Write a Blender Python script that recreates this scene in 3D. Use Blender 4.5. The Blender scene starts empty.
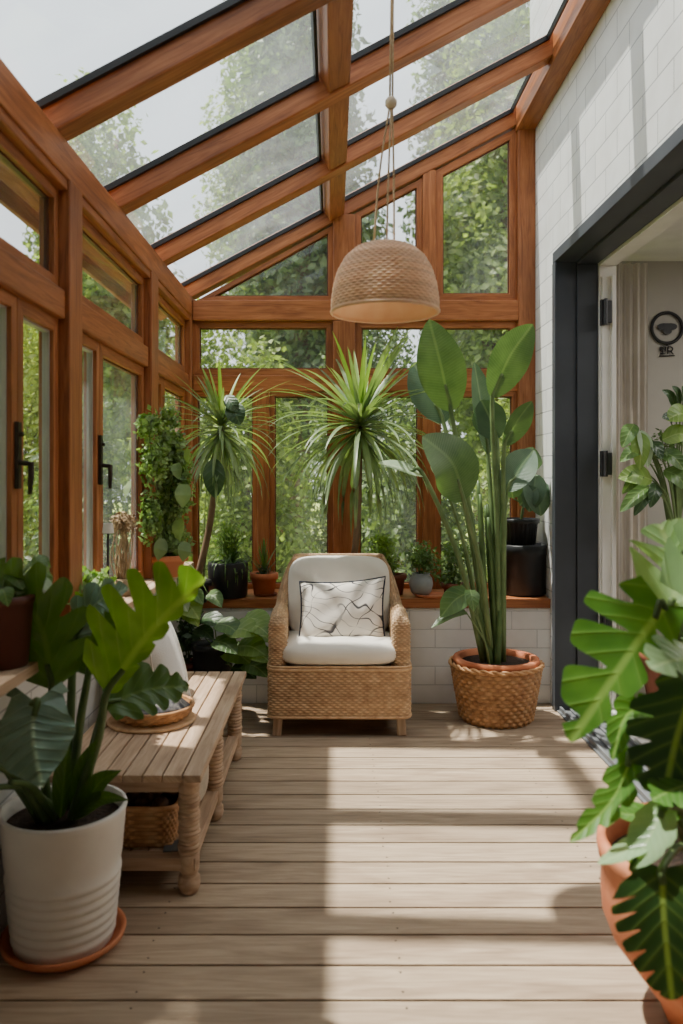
import bpy, math, random
import numpy as np
from mathutils import Vector, Matrix
R = random.Random(7)
NR = np.random.RandomState(11)
C = bpy.context.scene.collection
PI = math.pi
CAMZ, F, VX, VY = 1.31, 800.0, 333.0, 473.0

def P(px, py, d):
    return Vector(((px - VX) / F * d, d, CAMZ - (py - VY) / F * d))

# ------------------------------------------------------------------ materials
def new_mat(name):
    m = bpy.data.materials.new(name); m.use_nodes = True
    nt = m.node_tree; nt.nodes.clear()
    out = nt.nodes.new('ShaderNodeOutputMaterial')
    return m, nt, out

def N(nt, typ, **kw):
    n = nt.nodes.new(typ)
    for k, v in kw.items():
        if k.startswith('i_'):
            n.inputs[k[2:].replace('_', ' ')].default_value = v
        else:
            setattr(n, k, v)
    return n

def ramp(nt, fac, stops):
    r = nt.nodes.new('ShaderNodeValToRGB')
    e = r.color_ramp.elements
    while len(e) > 1: e.remove(e[-1])
    e[0].position = stops[0][0]; e[0].color = (*stops[0][1], 1)
    for p, c in stops[1:]:
        x = e.new(p); x.color = (*c, 1)
    if fac is not None: nt.links.new(fac, r.inputs[0])
    return r

def srgb(r, g, b):
    f = lambda c: (c / 255 / 12.92) if c <= 10 else ((c / 255 + .055) / 1.055) ** 2.4
    return (f(r), f(g), f(b))

def math_n(nt, op, a, b=None):
    n = nt.nodes.new('ShaderNodeMath'); n.operation = op
    for i, v in enumerate((a, b)):
        if v is None: continue
        if isinstance(v, (int, float)): n.inputs[i].default_value = v
        else: nt.links.new(v, n.inputs[i])
    return n.outputs[0]

def tinted(nt, col, amount=1.0):
    """multiply a colour by the mesh's tint attribute"""
    a = N(nt, 'ShaderNodeAttribute', attribute_name='tint')
    mx = N(nt, 'ShaderNodeMix', data_type='RGBA', blend_type='MULTIPLY')
    mx.inputs['Factor'].default_value = amount
    nt.links.new(col, mx.inputs['A']); nt.links.new(a.outputs['Color'], mx.inputs['B'])
    return mx.outputs['Result']

def mat_noise(name, c1, c2, scale=8, rough=.6, bump=.0, bscale=60, detail=5, stretch=(1, 1, 1), coord='Object', tint=False, spec=.4, c3=None, metallic=0, trans=0, sheen=0):
    m, nt, out = new_mat(name)
    tc = N(nt, 'ShaderNodeTexCoord'); mp = N(nt, 'ShaderNodeMapping'); mp.inputs['Scale'].default_value = stretch
    nt.links.new(tc.outputs[coord], mp.inputs[0])
    no = N(nt, 'ShaderNodeTexNoise', i_Scale=scale, i_Detail=detail)
    nt.links.new(mp.outputs[0], no.inputs['Vector'])
    st = [(.3, c1), (.7, c2)] if c3 is None else [(.28, c1), (.5, c2), (.75, c3)]
    col = ramp(nt, no.outputs[0], st).outputs[0]
    if tint: col = tinted(nt, col)
    b = N(nt, 'ShaderNodeBsdfPrincipled', i_Roughness=rough, i_Metallic=metallic)
    b.inputs['Specular IOR Level'].default_value = spec
    nt.links.new(col, b.inputs['Base Color'])
    if sheen: b.inputs['Sheen Weight'].default_value = sheen
    if bump:
        n2 = N(nt, 'ShaderNodeTexNoise', i_Scale=bscale, i_Detail=4)
        nt.links.new(mp.outputs[0], n2.inputs['Vector'])
        bp = N(nt, 'ShaderNodeBump', i_Strength=bump, i_Distance=.01)
        nt.links.new(n2.outputs[0], bp.inputs['Height']); nt.links.new(bp.outputs[0], b.inputs['Normal'])
    sh = b.outputs[0]
    if trans:
        t = N(nt, 'ShaderNodeBsdfTranslucent'); nt.links.new(col, t.inputs[0])
        mx = N(nt, 'ShaderNodeMixShader'); mx.inputs[0].default_value = trans
        nt.links.new(sh, mx.inputs[1]); nt.links.new(t.outputs[0], mx.inputs[2]); sh = mx.outputs[0]
    nt.links.new(sh, out.inputs[0])
    return m

def mat_wood(name, dark, mid, light, rough=.5, knots=True, tint=True, gscale=1.0, bump=.15):
    """grain runs along U of the UV map (metres)"""
    m, nt, out = new_mat(name)
    uv = N(nt, 'ShaderNodeUVMap')
    mp = N(nt, 'ShaderNodeMapping'); mp.inputs['Scale'].default_value = (1.6 * gscale, 22 * gscale, 1)
    nt.links.new(uv.outputs[0], mp.inputs[0])
    no = N(nt, 'ShaderNodeTexNoise', i_Scale=2.2, i_Detail=7, i_Roughness=.62, i_Distortion=1.1)
    nt.links.new(mp.outputs[0], no.inputs['Vector'])
    col = ramp(nt, no.outputs[0], [(.25, dark), (.5, mid), (.75, light)]).outputs[0]
    if knots:
        mp2 = N(nt, 'ShaderNodeMapping'); mp2.inputs['Scale'].default_value = (1.3, 4.5, 1)
        nt.links.new(uv.outputs[0], mp2.inputs[0])
        n2 = N(nt, 'ShaderNodeTexNoise', i_Scale=1.3, i_Detail=3, i_Distortion=.6)
        nt.links.new(mp2.outputs[0], n2.inputs['Vector'])
        k = ramp(nt, n2.outputs[0], [(.34, (.66, .62, .6)), (.5, (1, 1, 1)), (.7, (1.0, 1.0, 1.0))])
        mx = N(nt, 'ShaderNodeMix', data_type='RGBA', blend_type='MULTIPLY'); mx.inputs['Factor'].default_value = .75
        nt.links.new(col, mx.inputs['A']); nt.links.new(k.outputs[0], mx.inputs['B']); col = mx.outputs['Result']
    if tint: col = tinted(nt, col)
    b = N(nt, 'ShaderNodeBsdfPrincipled', i_Roughness=rough)
    b.inputs['Specular IOR Level'].default_value = .35
    nt.links.new(col, b.inputs['Base Color'])
    bp = N(nt, 'ShaderNodeBump', i_Strength=bump, i_Distance=.004)
    nt.links.new(no.outputs[0], bp.inputs['Height']); nt.links.new(bp.outputs[0], b.inputs['Normal'])
    nt.links.new(b.outputs[0], out.inputs[0])
    return m

def mat_glass(name, tint=(.96, .98, .97), refl=1.0, haze=0.0, hazecol=(.8, .86, .9)):
    m, nt, out = new_mat(name)
    t = N(nt, 'ShaderNodeBsdfTransparent'); t.inputs[0].default_value = (*tint, 1)
    g = N(nt, 'ShaderNodeBsdfGlossy', i_Roughness=.02)
    ge = N(nt, 'ShaderNodeNewGeometry'); dt = N(nt, 'ShaderNodeVectorMath', operation='DOT_PRODUCT')
    nt.links.new(ge.outputs['Incoming'], dt.inputs[0]); nt.links.new(ge.outputs['Normal'], dt.inputs[1])
    gr = math_n(nt, 'SUBTRACT', 1.0, math_n(nt, 'ABSOLUTE', dt.outputs['Value']))
    fr = math_n(nt, 'ADD', math_n(nt, 'MULTIPLY', math_n(nt, 'POWER', gr, 5.0), .9), .06)
    mx = N(nt, 'ShaderNodeMixShader')
    nt.links.new(math_n(nt, 'MULTIPLY', fr, refl), mx.inputs[0])
    nt.links.new(t.outputs[0], mx.inputs[1]); nt.links.new(g.outputs[0], mx.inputs[2])
    sh = mx.outputs[0]
    if haze:
        d = N(nt, 'ShaderNodeBsdfTranslucent'); d.inputs[0].default_value = (*hazecol, 1)
        tc = N(nt, 'ShaderNodeTexCoord')
        no = N(nt, 'ShaderNodeTexNoise', i_Scale=3.5, i_Detail=6); nt.links.new(tc.outputs['Object'], no.inputs['Vector'])
        f = math_n(nt, 'MULTIPLY', no.outputs[0], haze * 2)
        m2 = N(nt, 'ShaderNodeMixShader'); nt.links.new(f, m2.inputs[0])
        nt.links.new(sh, m2.inputs[1]); nt.links.new(d.outputs[0], m2.inputs[2]); sh = m2.outputs[0]
    nt.links.new(sh, out.inputs[0])
    return m

def mat_leaf(name, dark, light, vein=(.35, .45, .2), k=14, slant=5, rough=.38, trans=.3, veinamt=.5, spec=.5, bump=.3, edge=None):
    m, nt, out = new_mat(name)
    uv = N(nt, 'ShaderNodeUVMap'); sx = N(nt, 'ShaderNodeSeparateXYZ'); nt.links.new(uv.outputs[0], sx.inputs[0])
    a = math_n(nt, 'ABSOLUTE', math_n(nt, 'SUBTRACT', sx.outputs[0], .5))
    ph = math_n(nt, 'SUBTRACT', math_n(nt, 'MULTIPLY', sx.outputs[1], k), math_n(nt, 'MULTIPLY', a, slant))
    fr = math_n(nt, 'ABSOLUTE', math_n(nt, 'SUBTRACT', math_n(nt, 'FRACT', ph), .5))
    lat = ramp(nt, fr, [(0, (1, 1, 1)), (.09, (.25, .25, .25)), (.3, (0, 0, 0))]).outputs[0]
    mid = ramp(nt, a, [(0, (1, 1, 1)), (.016, (.9, .9, .9)), (.04, (0, 0, 0))]).outputs[0]
    tc = N(nt, 'ShaderNodeTexCoord')
    no = N(nt, 'ShaderNodeTexNoise', i_Scale=9, i_Detail=4); nt.links.new(tc.outputs['Object'], no.inputs['Vector'])
    col = ramp(nt, no.outputs[0], [(.3, dark), (.7, light)]).outputs[0]
    mx = N(nt, 'ShaderNodeMix', data_type='RGBA'); mx.inputs['B'].default_value = (*vein, 1)
    f = math_n(nt, 'MAXIMUM', math_n(nt, 'MULTIPLY', lat, veinamt * .55), math_n(nt, 'MULTIPLY', mid, veinamt * 1.5))
    f = math_n(nt, 'MINIMUM', f, 1.0)
    nt.links.new(f, mx.inputs['Factor']); nt.links.new(col, mx.inputs['A'])
    colr = tinted(nt, mx.outputs['Result'])
    b = N(nt, 'ShaderNodeBsdfPrincipled', i_Roughness=rough); b.inputs['Specular IOR Level'].default_value = spec
    nt.links.new(colr, b.inputs['Base Color'])
    bp = N(nt, 'ShaderNodeBump', i_Strength=bump, i_Distance=.006, invert=True)
    nt.links.new(lat, bp.inputs['Height']); nt.links.new(bp.outputs[0], b.inputs['Normal'])
    t = N(nt, 'ShaderNodeBsdfTranslucent')
    hs = N(nt, 'ShaderNodeMix', data_type='RGBA', blend_type='MULTIPLY'); hs.inputs['Factor'].default_value = 1
    hs.inputs['B'].default_value = (1.5, 1.7, .55, 1); nt.links.new(colr, hs.inputs['A'])
    nt.links.new(hs.outputs['Result'], t.inputs[0])
    ms = N(nt, 'ShaderNodeMixShader'); ms.inputs[0].default_value = trans
    nt.links.new(b.outputs[0], ms.inputs[1]); nt.links.new(t.outputs[0], ms.inputs[2])
    nt.links.new(ms.outputs[0], out.inputs[0])
    return m

def mat_brick(name, plane):
    m, nt, out = new_mat(name)
    tc = N(nt, 'ShaderNodeTexCoord'); sp = N(nt, 'ShaderNodeSeparateXYZ'); nt.links.new(tc.outputs['Object'], sp.inputs[0])
    cb = N(nt, 'ShaderNodeCombineXYZ')
    nt.links.new(sp.outputs[1 if plane == 'x' else 0], cb.inputs[0]); nt.links.new(sp.outputs[2], cb.inputs[1])
    br = N(nt, 'ShaderNodeTexBrick', i_Scale=1.0)
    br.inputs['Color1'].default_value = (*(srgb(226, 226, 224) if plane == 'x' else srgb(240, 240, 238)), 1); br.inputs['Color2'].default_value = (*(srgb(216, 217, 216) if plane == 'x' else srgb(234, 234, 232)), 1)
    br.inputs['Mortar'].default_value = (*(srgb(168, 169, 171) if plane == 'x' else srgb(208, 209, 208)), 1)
    br.inputs['Mortar Size'].default_value = .0035; br.inputs['Mortar Smooth'].default_value = .3
    br.inputs['Brick Width'].default_value = .29; br.inputs['Row Height'].default_value = .128 if plane == 'x' else .105
    nt.links.new(cb.outputs[0], br.inputs['Vector'])
    no = N(nt, 'ShaderNodeTexNoise', i_Scale=6, i_Detail=6); nt.links.new(tc.outputs['Object'], no.inputs['Vector'])
    dirt = ramp(nt, no.outputs[0], [(.3, (.86, .85, .83)), (.6, (1, 1, 1))])
    mx = N(nt, 'ShaderNodeMix', data_type='RGBA', blend_type='MULTIPLY'); mx.inputs['Factor'].default_value = .7
    nt.links.new(br.outputs[0], mx.inputs['A']); nt.links.new(dirt.outputs[0], mx.inputs['B'])
    b = N(nt, 'ShaderNodeBsdfPrincipled', i_Roughness=.55); nt.links.new(mx.outputs['Result'], b.inputs['Base Color'])
    h = math_n(nt, 'SUBTRACT', math_n(nt, 'MULTIPLY', no.outputs[0], .25), br.outputs['Fac'])
    bp = N(nt, 'ShaderNodeBump', i_Strength=.6, i_Distance=.008); nt.links.new(h, bp.inputs['Height'])
    nt.links.new(bp.outputs[0], b.inputs['Normal']); nt.links.new(b.outputs[0], out.inputs[0])
    return m

M = {}
M['cedar'] = mat_wood('cedar_wood', srgb(122, 68, 38), srgb(168, 102, 60), srgb(192, 126, 80), rough=.42)
M['deck'] = mat_wood('deck_wood', srgb(142, 122, 101), srgb(174, 152, 128), srgb(194, 173, 148), rough=.62, bump=.3)
M['table'] = mat_wood('table_wood', srgb(158, 130, 106), srgb(190, 162, 136), srgb(208, 184, 160), rough=.55, bump=.2)
M['glass'] = mat_glass('window_glass', refl=.9, haze=.06)
M['roofglass'] = mat_glass('roof_glass', tint=(.90, .955, .97), refl=1.0, haze=.08)
M['seal'] = mat_noise('black_rubber', (.012, .013, .015), (.025, .026, .03), rough=.5)
M['bead'] = mat_noise('dark_wood_bead', srgb(84, 48, 30), srgb(108, 64, 42), rough=.5)
M['whitestrip'] = mat_noise('white_seal', srgb(168, 166, 160), srgb(184, 182, 176), rough=.5)
M['brick_x'] = mat_brick('white_brick_side', 'x')
M['brick_y'] = mat_brick('white_brick_back', 'y')
M['plaster'] = mat_noise('grey_plaster', srgb(172, 168, 160), srgb(182, 178, 170), scale=3, rough=.8, bump=.05)
M['white'] = mat_noise('white_paint', srgb(214, 212, 206), srgb(226, 224, 219), rough=.45)
M['charcoal'] = mat_noise('charcoal_paint', srgb(58, 62, 68), srgb(68, 72, 78), scale=5, rough=.45)
M['metal'] = mat_noise('grey_track_metal', srgb(104, 107, 110), srgb(128, 130, 132), scale=4, rough=.5, metallic=.2)
M['bronze'] = mat_noise('dark_bronze', srgb(44, 36, 30), srgb(66, 54, 44), scale=30, rough=.4, metallic=.6)
M['wicker'] = mat_noise('wicker_cane', srgb(178, 138, 100), srgb(206, 168, 128), scale=26, rough=.55, tint=True, c3=srgb(220, 188, 150))
M['wickerb'] = mat_noise('brown_wicker_cane', srgb(158, 108, 68), srgb(192, 144, 98), scale=26, rough=.5, tint=True, c3=srgb(206, 164, 120))
M['lampcane'] = mat_noise('lamp_cane', srgb(246, 216, 184), srgb(252, 228, 200), scale=26, rough=.6, tint=True, trans=.4)
M['fabric'] = mat_noise('cream_linen', srgb(226, 219, 208), srgb(238, 232, 222), scale=5, rough=.9, bump=.25, bscale=240, sheen=.2)
M['fabricw'] = mat_noise('white_linen', srgb(222, 220, 215), srgb(236, 234, 230), scale=5, rough=.9, bump=.25, bscale=240, sheen=.2)
M['fabricb'] = mat_noise('beige_linen', srgb(186, 176, 160), srgb(208, 198, 182), scale=30, rough=.9, bump=.3, bscale=240)
M['piping'] = mat_noise('dark_piping', srgb(40, 42, 54), srgb(56, 58, 70), rough=.9)
M['rope'] = mat_noise('hemp_rope', srgb(190, 160, 124), srgb(212, 186, 150), scale=80, rough=.9, bump=.6, bscale=200)
M['ball'] = mat_noise('pale_bead', srgb(206, 186, 158), srgb(226, 208, 182), scale=20, rough=.6)
M['terra'] = mat_noise('terracotta', srgb(170, 92, 58), srgb(196, 118, 80), scale=7, rough=.8, c3=srgb(206, 140, 104), bump=.1)
M['terrad'] = mat_noise('dark_terracotta', srgb(100, 52, 38), srgb(134, 76, 52), scale=7, rough=.75, bump=.1)
M['brownpot'] = mat_noise('brown_glaze', srgb(80, 42, 34), srgb(100, 56, 45), scale=4, rough=.45)
M['whitepot'] = mat_noise('white_ceramic', srgb(212, 208, 202), srgb(226, 223, 217), scale=6, rough=.5, bump=.05)
M['greypot'] = mat_noise('grey_ceramic', srgb(134, 142, 146), srgb(160, 166, 168), scale=12, rough=.5, bump=.1)
M['black'] = mat_noise('black_plastic', srgb(26, 27, 29), srgb(40, 41, 43), scale=12, rough=.45)
M['soil'] = mat_noise('soil', srgb(30, 22, 17), srgb(66, 50, 38), scale=60, rough=1, bump=1.0, bscale=90)
M['bark'] = mat_noise('bark', srgb(86, 68, 50), srgb(128, 106, 82), scale=14, rough=.9, bump=.6, bscale=30, stretch=(1, 1, .3))
M['stalk'] = mat_noise('green_stalk', srgb(88, 110, 66), srgb(122, 144, 92), scale=10, rough=.45, trans=.1)
M['stalkd'] = mat_noise('dark_green_stalk', srgb(60, 84, 44), srgb(92, 116, 66), scale=10, rough=.45)
M['strel'] = mat_leaf('paradise_leaf', srgb(72, 100, 60), srgb(98, 126, 78), vein=srgb(140, 164, 108), k=34, slant=6, rough=.34, trans=.22, veinamt=.24)
M['streld'] = mat_leaf('paradise_leaf_bluegreen', srgb(64, 92, 70), srgb(90, 116, 90), vein=srgb(140, 160, 120), k=34, slant=6, rough=.4, trans=.2, veinamt=.3)
M['strelp'] = mat_leaf('paradise_leaf_pale', srgb(140, 164, 132), srgb(176, 194, 164), vein=srgb(200, 210, 180), k=20, slant=6, rough=.5, trans=.25, veinamt=.3)
M['monst'] = mat_leaf('monstera_leaf', srgb(66, 112, 44), srgb(98, 146, 60), vein=srgb(150, 184, 100), k=7, slant=3, rough=.3, trans=.35, veinamt=.5)
M['monstd'] = mat_leaf('monstera_leaf_dark', srgb(40, 70, 38), srgb(60, 92, 46), vein=srgb(150, 176, 84), k=7, slant=3, rough=.3, trans=.18, veinamt=.6)
M['monstp'] = mat_leaf('monstera_leaf_pale', srgb(130, 166, 118), srgb(160, 190, 146), vein=srgb(190, 210, 160), k=7, slant=3, rough=.28, trans=.3, veinamt=.4)
M['philo'] = mat_leaf('philodendron_leaf', srgb(80, 114, 32), srgb(110, 142, 46), vein=srgb(140, 160, 80), k=8, slant=4, rough=.33, trans=.3, veinamt=.4)
M['philod'] = mat_leaf('philodendron_leaf_dark', srgb(58, 88, 34), srgb(80, 110, 44), vein=srgb(104, 130, 66), k=8, slant=4, rough=.36, trans=.2, veinamt=.35)
M['philob'] = mat_leaf('philodendron_leaf_bluish', srgb(98, 130, 116), srgb(134, 162, 148), vein=srgb(150, 176, 150), k=9, slant=3, rough=.3, trans=.12, veinamt=.6, bump=.8)
M['strap'] = mat_leaf('dracaena_leaf', srgb(92, 116, 78), srgb(134, 152, 114), vein=srgb(170, 186, 130), k=1, slant=0, rough=.4, trans=.25, veinamt=.3)
M['strapb'] = mat_leaf('dracaena_leaf_bright', srgb(112, 144, 62), srgb(146, 172, 88), vein=srgb(180, 196, 120), k=1, slant=0, rough=.4, trans=.35, veinamt=.3)
M['leafm'] = mat_leaf('houseplant_leaf', srgb(66, 98, 50), srgb(100, 132, 70), vein=srgb(140, 164, 104), k=6, slant=3, rough=.4, trans=.3, veinamt=.4)
M['leafl'] = mat_leaf('light_houseplant_leaf', srgb(108, 142, 66), srgb(140, 168, 88), vein=srgb(176, 194, 130), k=6, slant=3, rough=.4, trans=.35, veinamt=.4)
M['leafc'] = mat_leaf('climber_leaf', srgb(100, 128, 76), srgb(142, 166, 106), k=1, slant=0, rough=.45, trans=.35, veinamt=0)
M['leafd'] = mat_leaf('dark_houseplant_leaf', srgb(40, 64, 40), srgb(64, 90, 54), vein=srgb(96, 122, 80), k=6, slant=3, rough=.35, trans=.2, veinamt=.4)
M['dried'] = mat_noise('dried_stems', srgb(138, 116, 88), srgb(180, 158, 126), scale=20, rough=.95)
M['tree'] = mat_leaf('tree_leaf', srgb(104, 122, 72), srgb(146, 158, 98), k=1, slant=0, rough=.5, trans=.45, veinamt=.0)
M['treey'] = mat_leaf('tree_leaf_yellowish', srgb(140, 150, 82), srgb(178, 182, 110), k=1, slant=0, rough=.5, trans=.5, veinamt=.0)
M['treed'] = mat_leaf('tree_leaf_dark', srgb(78, 98, 66), srgb(116, 132, 88), k=1, slant=0, rough=.5, trans=.35, veinamt=.0)
M['grass'] = mat_noise('lawn_grass', srgb(104, 128, 52), srgb(160, 176, 84), scale=2.5, rough=.95, c3=srgb(186, 194, 112), bump=.8, bscale=80)
M['tile'] = mat_noise('indoor_floor', srgb(120, 112, 102), srgb(146, 138, 126), scale=3, rough=.5)
M['curtain'] = mat_noise('sheer_curtain', srgb(206, 198, 188), srgb(222, 215, 206), scale=4, rough=.9, trans=.35)
M['iron'] = mat_noise('black_iron', srgb(20, 20, 21), srgb(32, 32, 33), rough=.5)
M['hinge'] = mat_noise('dark_hinge', srgb(52, 52, 54), srgb(74, 74, 76), rough=.4, metallic=.4)
M['navy'] = mat_noise('navy_patterned_cloth', srgb(34, 36, 48), srgb(92, 92, 98), scale=34, rough=.9, c3=srgb(176, 172, 164))
M['cone'] = mat_noise('pine_cone', srgb(58, 40, 28), srgb(112, 80, 56), scale=20, rough=.9, bump=1, bscale=60)
M['mag'] = mat_noise('magazine_cover', srgb(50, 56, 62), srgb(92, 98, 100), scale=6, rough=.35)

def mat_sketch():
    m, nt, out = new_mat('line_drawn_linen')
    uv = N(nt, 'ShaderNodeUVMap')
    def iso(rot, k, amp, off, th, nsc):
        mp = N(nt, 'ShaderNodeMapping'); mp.inputs['Location'].default_value = (off, off, 0); mp.inputs['Rotation'].default_value = (0, 0, rot)
        nt.links.new(uv.outputs[0], mp.inputs[0]); sx = N(nt, 'ShaderNodeSeparateXYZ'); nt.links.new(mp.outputs[0], sx.inputs[0])
        no = N(nt, 'ShaderNodeTexNoise', i_Scale=nsc, i_Detail=1.0); nt.links.new(mp.outputs[0], no.inputs['Vector'])
        y_ = math_n(nt, 'ADD', sx.outputs[1], math_n(nt, 'MULTIPLY', no.outputs[0], amp))
        fr = math_n(nt, 'ABSOLUTE', math_n(nt, 'SUBTRACT', math_n(nt, 'FRACT', math_n(nt, 'MULTIPLY', y_, k)), .5))
        return ramp(nt, fr, [(0, (1, 1, 1)), (th, (.9, .9, .9)), (th * 1.6, (0, 0, 0))]).outputs[0]
    l = math_n(nt, 'MAXIMUM', iso(.6, 7, .7, 3.3, .038, 2.4), iso(-.9, 3.5, .6, 9.1, .018, 2.0))
    ns = N(nt, 'ShaderNodeTexNoise', i_Scale=3); nt.links.new(uv.outputs[0], ns.inputs['Vector'])
    l = math_n(nt, 'MULTIPLY', l, ramp(nt, ns.outputs[0], [(.38, (.1, .1, .1)), (.5, (1, 1, 1))]).outputs[0])
    mx = N(nt, 'ShaderNodeMix', data_type='RGBA'); mx.inputs['A'].default_value = (*srgb(224, 216, 206), 1); mx.inputs['B'].default_value = (*srgb(58, 56, 62), 1)
    nt.links.new(l, mx.inputs['Factor'])
    b = N(nt, 'ShaderNodeBsdfPrincipled', i_Roughness=.9); nt.links.new(mx.outputs['Result'], b.inputs['Base Color'])
    nt.links.new(b.outputs[0], out.inputs[0]); return m
M['sketch'] = mat_sketch()

# ------------------------------------------------------------------ mesh builder
class MB:
    def __init__(s): s.v = []; s.f = []; s.uv = []; s.t = []
    def face(s, idx, uv, t=1.0): s.f.append(tuple(idx)); s.uv.extend(uv); s.t.extend([t] * len(idx))
    def box(s, c, size, rot=None, t=None, axis=None):
        c = Vector(c); h = [x / 2 for x in size]
        if t is None: t = R.uniform(.82, 1.1)
        ax = axis if axis is not None else max(range(3), key=lambda i: size[i])
        o = len(s.v); loc = []
        for i in range(8):
            p = Vector((h[0] * (1 if i & 1 else -1), h[1] * (1 if i & 2 else -1), h[2] * (1 if i & 4 else -1)))
            loc.append(p); q = rot @ p if rot is not None else p
            s.v.append(tuple(q + c))
        du, dv = R.uniform(0, 50), R.uniform(0, 50)
        oth = [i for i in range(3) if i != ax]
        for fc in ((0, 2, 3, 1), (4, 5, 7, 6), (0, 1, 5, 4), (2, 6, 7, 3), (0, 4, 6, 2), (1, 3, 7, 5)):
            s.face([o + i for i in fc], [(loc[i][ax] + du, loc[i][oth[0]] + loc[i][oth[1]] + dv) for i in fc], t)
    def beam(s, a, b, w, h, up=(0, 0, 1), t=None):
        a, b = Vector(a), Vector(b); d = b - a; L = d.length; x = d.normalized()
        y = Vector(up).cross(x).normalized(); z = x.cross(y)
        s.box((a + b) / 2, (L, w, h), Matrix((x, y, z)).transposed(), t, 0)
    def grid(s, pts, uv=None, cu=False, cv=False, tint=None):
        """pts: array (nu,nv,3)"""
        pts = np.asarray(pts, float); nu, nv = pts.shape[:2]; o = len(s.v)
        s.v.extend(map(tuple, pts.reshape(-1, 3)))
        for i in range(nu - (0 if cu else 1)):
            i2 = (i + 1) % nu
            for j in range(nv - (0 if cv else 1)):
                j2 = (j + 1) % nv
                ids = (o + i * nv + j, o + i2 * nv + j, o + i2 * nv + j2, o + i * nv + j2)
                if uv is None: u = [(i / nu, j / nv), ((i + 1) / nu, j / nv), ((i + 1) / nu, (j + 1) / nv), (i / nu, (j + 1) / nv)]
                else: u = [tuple(uv[i, j]), tuple(uv[i2, j]), tuple(uv[i2, j2]), tuple(uv[i, j2])]
                s.face(ids, u, 1.0 if tint is None else float(tint[i, j]))
    def tube(s, pts, r, sides=8, caps=True, t=1.0):
        pts = [Vector(p) for p in pts]; n = len(pts)
        rr = r if isinstance(r, (list, tuple)) else [r] * n
        o = len(s.v); prev = None
        for i, p in enumerate(pts):
            d = (pts[min(i + 1, n - 1)] - pts[max(i - 1, 0)]).normalized()
            if prev is None: a = d.orthogonal().normalized()
            else:
                a = prev - d * prev.dot(d); a = a.normalized() if a.length > 1e-6 else d.orthogonal().normalized()
            prev = a; b = d.cross(a)
            for k in range(sides):
                th = 2 * PI * k / sides; s.v.append(tuple(p + (a * math.cos(th) + b * math.sin(th)) * rr[i]))
        L = 0
        for i in range(n - 1):
            l2 = L + (pts[i + 1] - pts[i]).length
            for k in range(sides):
                k2 = (k + 1) % sides
                s.face((o + i * sides + k, o + i * sides + k2, o + (i + 1) * sides + k2, o + (i + 1) * sides + k),
                       [(L, k * .02), (L, k * .02 + .02), (l2, k * .02 + .02), (l2, k * .02)], t)
            L = l2
        if caps:
            s.face([o + k for k in range(sides)][::-1], [(0, 0)] * sides, t)
            s.face([o + (n - 1) * sides + k for k in range(sides)], [(0, 0)] * sides, t)
    def lathe(s, prof, c, segs=40, t=1.0, closed=False):
        """prof list of (r,z)"""
        pts = np.zeros((segs, len(prof), 3))
        for k in range(segs):
            th = 2 * PI * k / segs
            for j, (r, z) in enumerate(prof):
                pts[k, j] = (c[0] + r * math.cos(th), c[1] + r * math.sin(th), c[2] + z)
        s.grid(pts, cu=True, tint=np.full((segs, len(prof)), t))
    def build(s, name, mat, parent=None, loc=None, smooth=True, bevel=0, solid=0, subd=0):
        off = Vector((0, 0, 0))
        if parent is not None:
            p = parent
            while p is not None: off = off + p.location; p = p.parent
        elif loc is not None: off = Vector(loc)
        me = bpy.data.meshes.new(name)
        me.from_pydata((np.array(s.v) - np.array(off)).tolist(), [], s.f)
        u = me.uv_layers.new(name='UVMap'); u.data.foreach_set('uv', np.array(s.uv, np.float32).ravel())
        ca = me.color_attributes.new('tint', 'FLOAT_COLOR', 'CORNER')
        tt = np.repeat(np.array(s.t, np.float32), 4).reshape(-1, 4); tt[:, 3] = 1
        ca.data.foreach_set('color', tt.ravel())
        if smooth: me.polygons.foreach_set('use_smooth', np.ones(len(me.polygons), bool))
        me.materials.append(M[mat] if isinstance(mat, str) else mat)
        o = bpy.data.objects.new(name, me); C.objects.link(o)
        if parent is not None: o.parent = parent
        elif loc is not None: o.location = loc
        if bevel:
            b = o.modifiers.new('bevel', 'BEVEL'); b.width = bevel; b.segments = 2; b.limit_method = 'ANGLE'; b.harden_normals = False
            me.polygons.foreach_set('use_smooth', np.zeros(len(me.polygons), bool))
        if solid:
            b = o.modifiers.new('thick', 'SOLIDIFY'); b.thickness = solid; b.offset = 0
        return o

def tag(o, label=None, cat=None, group=None, kind=None):
    if label: o['label'] = label
    if cat: o['category'] = cat
    if group: o['group'] = group
    if kind: o['kind'] = kind
    return o
def thing(name, loc, label, cat, group=None):
    o = bpy.data.objects.new(name, None); C.objects.link(o); o.location = loc; o.empty_display_size = .1
    return tag(o, label, cat, group)
def struct(o): o['kind'] = 'structure'; return o

def catmull(pts, n):
    pts = [Vector(p) for p in pts]
    if len(pts) == 2: return [pts[0].lerp(pts[1], i / n) for i in range(n + 1)]
    P_ = [pts[0] * 2 - pts[1]] + pts + [pts[-1] * 2 - pts[-2]]
    out = []; m = len(pts) - 1
    for i in range(n + 1):
        x = i / n * m; k = min(int(x), m - 1); t = x - k
        a, b, c, d = P_[k:k + 4]
        out.append(.5 * ((2 * b) + (c - a) * t + (2 * a - 5 * b + 4 * c - d) * t * t + (3 * b - a - 3 * c + d) * t ** 3))
    return out

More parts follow.
